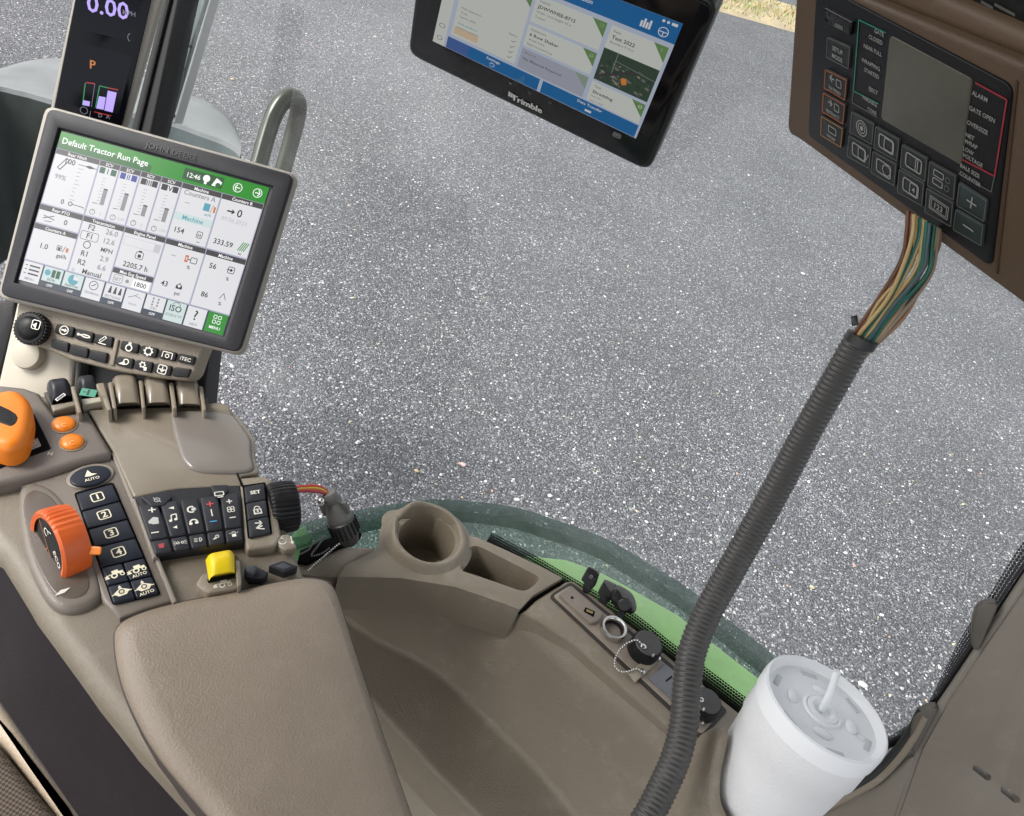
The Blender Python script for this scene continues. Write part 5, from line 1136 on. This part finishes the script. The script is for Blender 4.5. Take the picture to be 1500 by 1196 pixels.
# key pod
PQ = [(197, 732), (350, 713), (357, 792), (226, 813)]
pod = prism('pod_bed', [(194, 729), (260, 715), (352, 709), (359, 794), (240, 812), (224, 816)], A0, .0095, .012, mat('pod_bed_black', (.012, .012, .014), .4), ar, .002)
PX = Plane(A0.o, Z, A0(350, 740) - A0(205, 760))
cols = [0, .215, .41, .605, .80, 1.0]
class Small:                                # draws on another Ink at a reduced size about one point
    def __init__(s, k, u, v, f): s.k, s.u, s.v, s.f = k, u, v, f
    def t(s, p): return (s.u + (p[0] - s.u) * s.f, s.v + (p[1] - s.v) * s.f)
    def line(s, a, b, t, m, **kw): s.k.line(s.t(a), s.t(b), t * s.f * 1.15, m, **kw)
    def poly(s, uv, m, **kw): s.k.poly([s.t(p) for p in uv], m, **kw)
    def rect(s, u0, v0, u1, v1, m, **kw): s.k.rect(*s.t((u0, v0)), *s.t((u1, v1)), m, **kw)
    def ring(s, u, v, r, t, m, **kw): s.k.ring(*s.t((u, v)), r * s.f, t * s.f * 1.15, m, **kw)
    def disc(s, u, v, r, m, **kw): s.k.disc(*s.t((u, v)), r * s.f, m, **kw)
def art(k, u, v, i, r_):
    if r_ == 1: k = Small(k, u, v, .62)
    elif i in (2, 4, 1): k = Small(k, u, v, .85)
    if r_ == 0:
        if i == 0: k.line((u - .003, v - .013), (u + .003, v - .013), .0011, WHITE); k.line((u, v - .016), (u, v - .010), .0011, WHITE); k.poly([(u - .004, v - .001), (u, v - .005), (u + .004, v - .004), (u + .004, v + .003), (u, v + .003), (u - .004, v + .001)], ink((185, 185, 180))); k.line((u - .003, v + .012), (u + .003, v + .012), .0011, WHITE)
        elif i == 1: k.poly([(u - .003, v - .015), (u + .002, v - .0165), (u + .002, v - .0125), (u - .003, v - .0145)], WHITE); k.line((u - .002, v + .002), (u - .002, v - .005), .0009, WHITE); k.line((u + .003, v + .001), (u + .003, v - .006), .0009, WHITE); k.line((u - .002, v - .005), (u + .003, v - .006), .0012, WHITE); k.disc(u - .003, v + .002, .0016, WHITE); k.disc(u + .002, v + .001, .0016, WHITE); k.poly([(u - .002, v + .011), (u + .002, v + .009), (u + .002, v + .013)], WHITE)
        elif i == 2: k.ring(u, v - .009, .0046, .0014, WHITE, a0=60, a1=300); k.disc(u + .002, v - .009, .0024, ink((190, 190, 185))); k.ring(u, v + .008, .0042, .0014, WHITE, a0=180, a1=380); k.disc(u + .0028, v + .009, .0018, WHITE); k.disc(u - .003, v + .0095, .0018, WHITE)
        elif i == 3: RD = ink((205, 70, 80)); k.line((u - .003, v - .011), (u + .003, v - .011), .0011, RD); k.line((u, v - .014), (u, v - .008), .0011, RD); k.line((u, v - .005), (u, v + .003), .0009, WHITE); k.line((u - .003, v + .009), (u + .003, v + .009), .0011, ink((70, 150, 200)))
        else:
            k.line((u - .003, v - .013), (u + .003, v - .013), .0011, WHITE); k.line((u, v - .016), (u, v - .010), .0011, WHITE); k.line((u - .003, v + .009), (u + .003, v + .009), .0011, WHITE)
            for j in range(4): a_ = R(45 + 90 * j); k.ring(u + .0024 * math.cos(a_), v - .002 + .0024 * math.sin(a_), .0022, .0007, WHITE, n=10)
    else:
        if i == 0: k.poly([(u - .004, v - .003), (u + .004, v - .004), (u + .003, v + .004), (u - .003, v + .004)], ink((165, 60, 70)))
        elif i == 1:
            for sgn in (-1, 1):
                k.ring(u + sgn * .003, v, .0022, .0008, WHITE, n=10)
                for j in (-1, 0, 1): k.line((u + sgn * .0055, v + j * .0022), (u + sgn * .0085, v + j * .003), .0006, WHITE)
        elif i == 2:
            k.ring(u + .002, v, .0034, .0008, WHITE, a0=-90, a1=90); k.line((u + .002, v - .0034), (u + .002, v + .0034), .0008, WHITE)
            for j in (-1, 0, 1): k.line((u - .005, v + j * .0024), (u - .0005, v + j * .0024), .0008, WHITE)
        elif i == 3: k.ring(u + .002, v - .001, .0026, .0008, WHITE); k.poly([(u - .005, v + .0035), (u - .001, v), (u + .001, v + .0025)], WHITE)
        else: k.rect(u - .0028, v - .001, u + .0028, v + .004, WHITE); k.ring(u, v - .002, .003, .0008, WHITE, a0=180, a1=360); k.line((u - .006, v - .003), (u - .004, v - .002), .0007, WHITE); k.line((u + .006, v - .003), (u + .004, v - .002), .0007, WHITE)
for i in range(5):
    u0, u1 = cols[i] + .012, cols[i + 1] - .012; split = .74
    q = sub(PQ, u0, .10, u1, split - .012); b = prism('button', q, A0, .0145, .006, KEY, ar, .0016, 3, rnd=.002); k = PInk(PX, .0145); u, v = k.c(*bil(PQ, (u0 + u1) / 2, .43)); art(k, u, v, i, 0); k.build('icon', b)
    q = sub(PQ, u0, split + .012, u1, .985); b = prism('button', q, A0, .0135, .005, KEY, ar, .0012, 3, rnd=.002); k = PInk(PX, .0135); u, v = k.c(*bil(PQ, (u0 + u1) / 2, .865)); art(k, u, v, i, 1); k.build('icon', b)
for q, n_ in (([(206, 728), (249, 717), (252, 728), (240, 740), (222, 742)], 0), ([(308, 711), (334, 710), (334, 719), (325, 729), (316, 727)], 1)):
    b = prism('button', q, A0, .0155, .006, KEY, ar, .0010, rnd=.0015); k = PInk(PX, .0155); cx, cy = (230, 733) if n_ == 0 else (321, 724); u, v = k.c(cx, cy)
    if n_ == 0: k.ring(u, v, .0026, .0008, ink((175, 175, 170))); k.line((u - .003, v - .003), (u + .003, v + .003), .0008, ink((175, 175, 170)))
    else: k.rrect(u, v, .0042, .0026, .0009, WHITE); k.line((u - .002, v + .004), (u + .003, v + .004), .0009, WHITE)
    k.build('icon', b)
prism('pod_side', [(193, 731), (198, 729), (230, 815), (224, 818)], A0, .012, .012, mat('lip_pale', (.25, .22, .185), .42), ar, .0018)
# set / lock keys on their taupe block, and the knurled thumbwheel
prism('set_block', [(351, 700), (388, 697), (398, 703), (412, 786), (402, 800), (362, 806), (358, 790)], A0, .0105, .014, TAN, ar, .003, rnd=.003)
SQ2 = [(357, 713), (388, 708), (397, 780), (365, 787)]
prism('set_bed', [(355, 711), (389, 706), (399, 782), (363, 789)], A0, .0112, .002, GAP, ar, .0005, rnd=.002)
for i, (a_, b2_) in enumerate(((.0, .32), (.335, .655), (.67, 1))):
    b = prism('button', sub(SQ2, .03, a_, .97, b2_), A0, .0140, .005, KEY, ar, .0011, rnd=.0015); k = PInk(PX, .0140); u, v = k.c(*bil(SQ2, .5, (a_ + b2_) / 2))
    if i == 0: k.text(u, v + .0018, .0040, 'SET', WHITE, 'c'); k.text(u + .0003, v + .0018, .0040, 'SET', WHITE, 'c', l=.0005)
    elif i == 1: k.rect(u - .0036, v - .0005, u + .0036, v + .0055, WHITE); k.rect(u - .0024, v + .0008, u + .0024, v + .0042, KEY, .0004); k.ring(u, v - .001, .0028, .0009, WHITE, a0=180, a1=360); k.rect(u - .0008, v + .0015, u + .0008, v + .0036, WHITE, .0006)
    else: k.line((u - .003, v - .004), (u + .003, v - .003), .0010, WHITE); k.line((u + .003, v - .003), (u - .003, v + .002), .0010, WHITE); k.line((u - .003, v + .002), (u + .004, v + .004), .0010, WHITE); k.line((u + .003, v - .003), (u + .001, v - .006), .0010, WHITE); k.line((u - .002, v + .002), (u + .003, v), .001, WHITE)
    k.build('icon', b)
tc_ = A0(408, 744, .000); tax = (A0(430, 738) - A0(395, 743)).normalized()
def thumbwheel():
    n = 144; prof = [(.006, -.013), (.0215, -.013), (.0238, -.0105), (.0246, -.004), (.0246, .004), (.0236, .0105), (.0205, .0125), (.006, .0125)]
    a, x, y = frame_of(tax); rows = []
    for r, t in prof:
        row = []
        for i in range(n):
            a_ = 2 * math.pi * i / n; rib = .0009 * (1 if i % 4 == 0 else 0) * (r > .021)
            row.append(tc_ + a * (t + .004) + (x * math.cos(a_) + y * math.sin(a_)) * (r - rib))
        rows.append(row)
    loft('thumbwheel', rows, BLACK, ar, closed=True, smooth=30, cap=True)
thumbwheel()
wl = prism('wheel_plate', [(402, 785), (424, 781), (436, 802), (418, 806), (408, 800)], A0, .0085, .01, TAN, ar, .0025, rnd=.003)
k = PInk(PX, .0085); u, v = k.c(417, 793); k.ring(u - .002, v, .0036, .0008, WHITE, a0=20, a1=300); k.line((u - .004, v - .003), (u, v - .006), .0008, WHITE); k.line((u + .006, v - .004), (u + .006, v + .003), .0009, WHITE); k.poly([(u + .004, v + .002), (u + .008, v + .002), (u + .006, v + .005)], WHITE); k.build('icon', wl)

# yellow switch, rocker and socket on the strip in front of the pad
yh = prism('switch_guard', [(286, 856), (296, 840), (350, 832), (352, 858), (346, 862), (304, 869)], A0, .014, .02, TAN, ar, .003, rnd=.003)
prism('guard_cheek', [(344, 822), (351, 820), (354, 856), (348, 860)], A0, .022, .02, TAN2, yh, .002, rnd=.002)
ys = paddle('yellow_switch', [(301, 821), (343, 813), (346, 843), (306, 851)], .018, YELLOW, .012)
prism('switch_gap', [(304, 848), (346, 840), (347, 844), (305, 852)], A0, .0165, .004, GAP, yh, .0005)
k = PInk(PX, .014); u, v = k.c(327, 856); tractor(k, u, v - .0005, ink((215, 212, 204))); k.build('icon', yh)
rk = prism('rocker_base', [(357, 834), (372, 827), (394, 838), (386, 847), (364, 846)], A0, .010, .01, KEY, ar, .0016, rnd=.002)
prism('rocker_switch', [(359, 830), (370, 826), (377, 833), (370, 840), (360, 838)], A0, .016, .008, mat('rocker_slate', (.055, .06, .07), .45), rk, .0025, rnd=.002)
sk = prism('square_socket', [(393, 829), (415, 821), (437, 830), (416, 838)], A0, .0095, .01, KEY, ar, .0012, rnd=.0015)
prism('socket_inset', [(402, 829), (415, 824.5), (428, 830), (415, 834.5)], A0, .0105, .002, mat('rocker_slate', (.055, .06, .07), .45), sk, .0006)

# arm pad
cl = [(168, 942), (172, 920), (196, 903), (250, 886), (340, 868), (430, 849), (470, 850), (488, 862), (500, 892), (522, 962), (560, 1075), (604, 1200), (645, 1330), (420, 1330), (304, 1196), (232, 1110), (192, 1038), (174, 985)]
prism('pad_seam', [lerp2(p, (380, 1100), -.012) for p in cl], A0, .0045, .02, mat('seam_brown', (.06, .048, .04), .6), ar, .002, sm=2)
cl2 = [(205, 950), (202, 925), (220, 910), (260, 898), (345, 878), (430, 860), (462, 860), (478, 870), (490, 898), (512, 965), (550, 1078), (592, 1200), (632, 1320), (470, 1325), (352, 1196), (270, 1090), (240, 1035), (218, 985)]
def arm_pad():
    a_ = [tuple(v) for v in spline([(x, y, 0) for x, y in cl], 4)]; b_ = [tuple(v) for v in spline([(x, y, 0) for x, y in cl2], 4)]
    rows = [[A0(*lerp2(p, q, t), h) for p, q in zip(a_, b_)] for t, h in ((0, -.006), (0, .004), (.03, .0075), (.10, .0100), (.30, .0128), (.60, .0152), (.85, .0165), (1, .0170))]
    cx, cy = 400, 1080
    for s_ in (.25, .5, .75, .97): rows.append([A0(*lerp2(q, (cx, cy), s_), .0170 + .0012 * s_) for q in b_])
    loft('pad', rows, PAD, ar, closed=True, smooth=75, cap=True)
arm_pad()

# seat cushion and bolster
def weave_mat():
    m = bpy.data.materials.new('woven_seat_fabric'); m.use_nodes = True; t = m.node_tree; b = t.nodes['Principled BSDF']; b.inputs['Roughness'].default_value = .9
    tc = node(t, 'ShaderNodeTexCoord'); mp = node(t, 'ShaderNodeMapping'); mp.inputs['Rotation'].default_value = (0, 0, .9); t.links.new(tc.outputs['Object'], mp.inputs[0])
    ck = node(t, 'ShaderNodeTexChecker'); ck.inputs['Scale'].default_value = 420; ck.inputs[1].default_value = (.15, .115, .085, 1); ck.inputs[2].default_value = (.05, .038, .03, 1); t.links.new(mp.outputs[0], ck.inputs[0])
    t.links.new(ck.outputs[0], b.inputs['Base Color']); bp = node(t, 'ShaderNodeBump'); bp.inputs['Strength'].default_value = .6; bp.inputs['Distance'].default_value = .001; t.links.new(ck.outputs[1], bp.inputs['Height']); t.links.new(bp.outputs[0], b.inputs['Normal']); return m
S0 = flat(-.80)
st = thing('seat', S0(40, 1200, -.1), 'brown woven seat cushion with pale tan bolster beside armrest', 'seat')
prism('bolster', [(-120, 940), (0, 1026), (56, 1108), (118, 1196), (200, 1310), (120, 1320), (84, 1196), (0, 1085), (-120, 1000)], S0, 0, .10, mat('bolster_tan', (.50, .40, .29), .5, bump=.4, bscale=300, var=.10, vscale=18), st, .010, 4)
prism('cushion', [(-120, 1008), (0, 1092), (86, 1198), (150, 1330), (-160, 1330)], S0, .006, .10, weave_mat(), st, .010, 4)
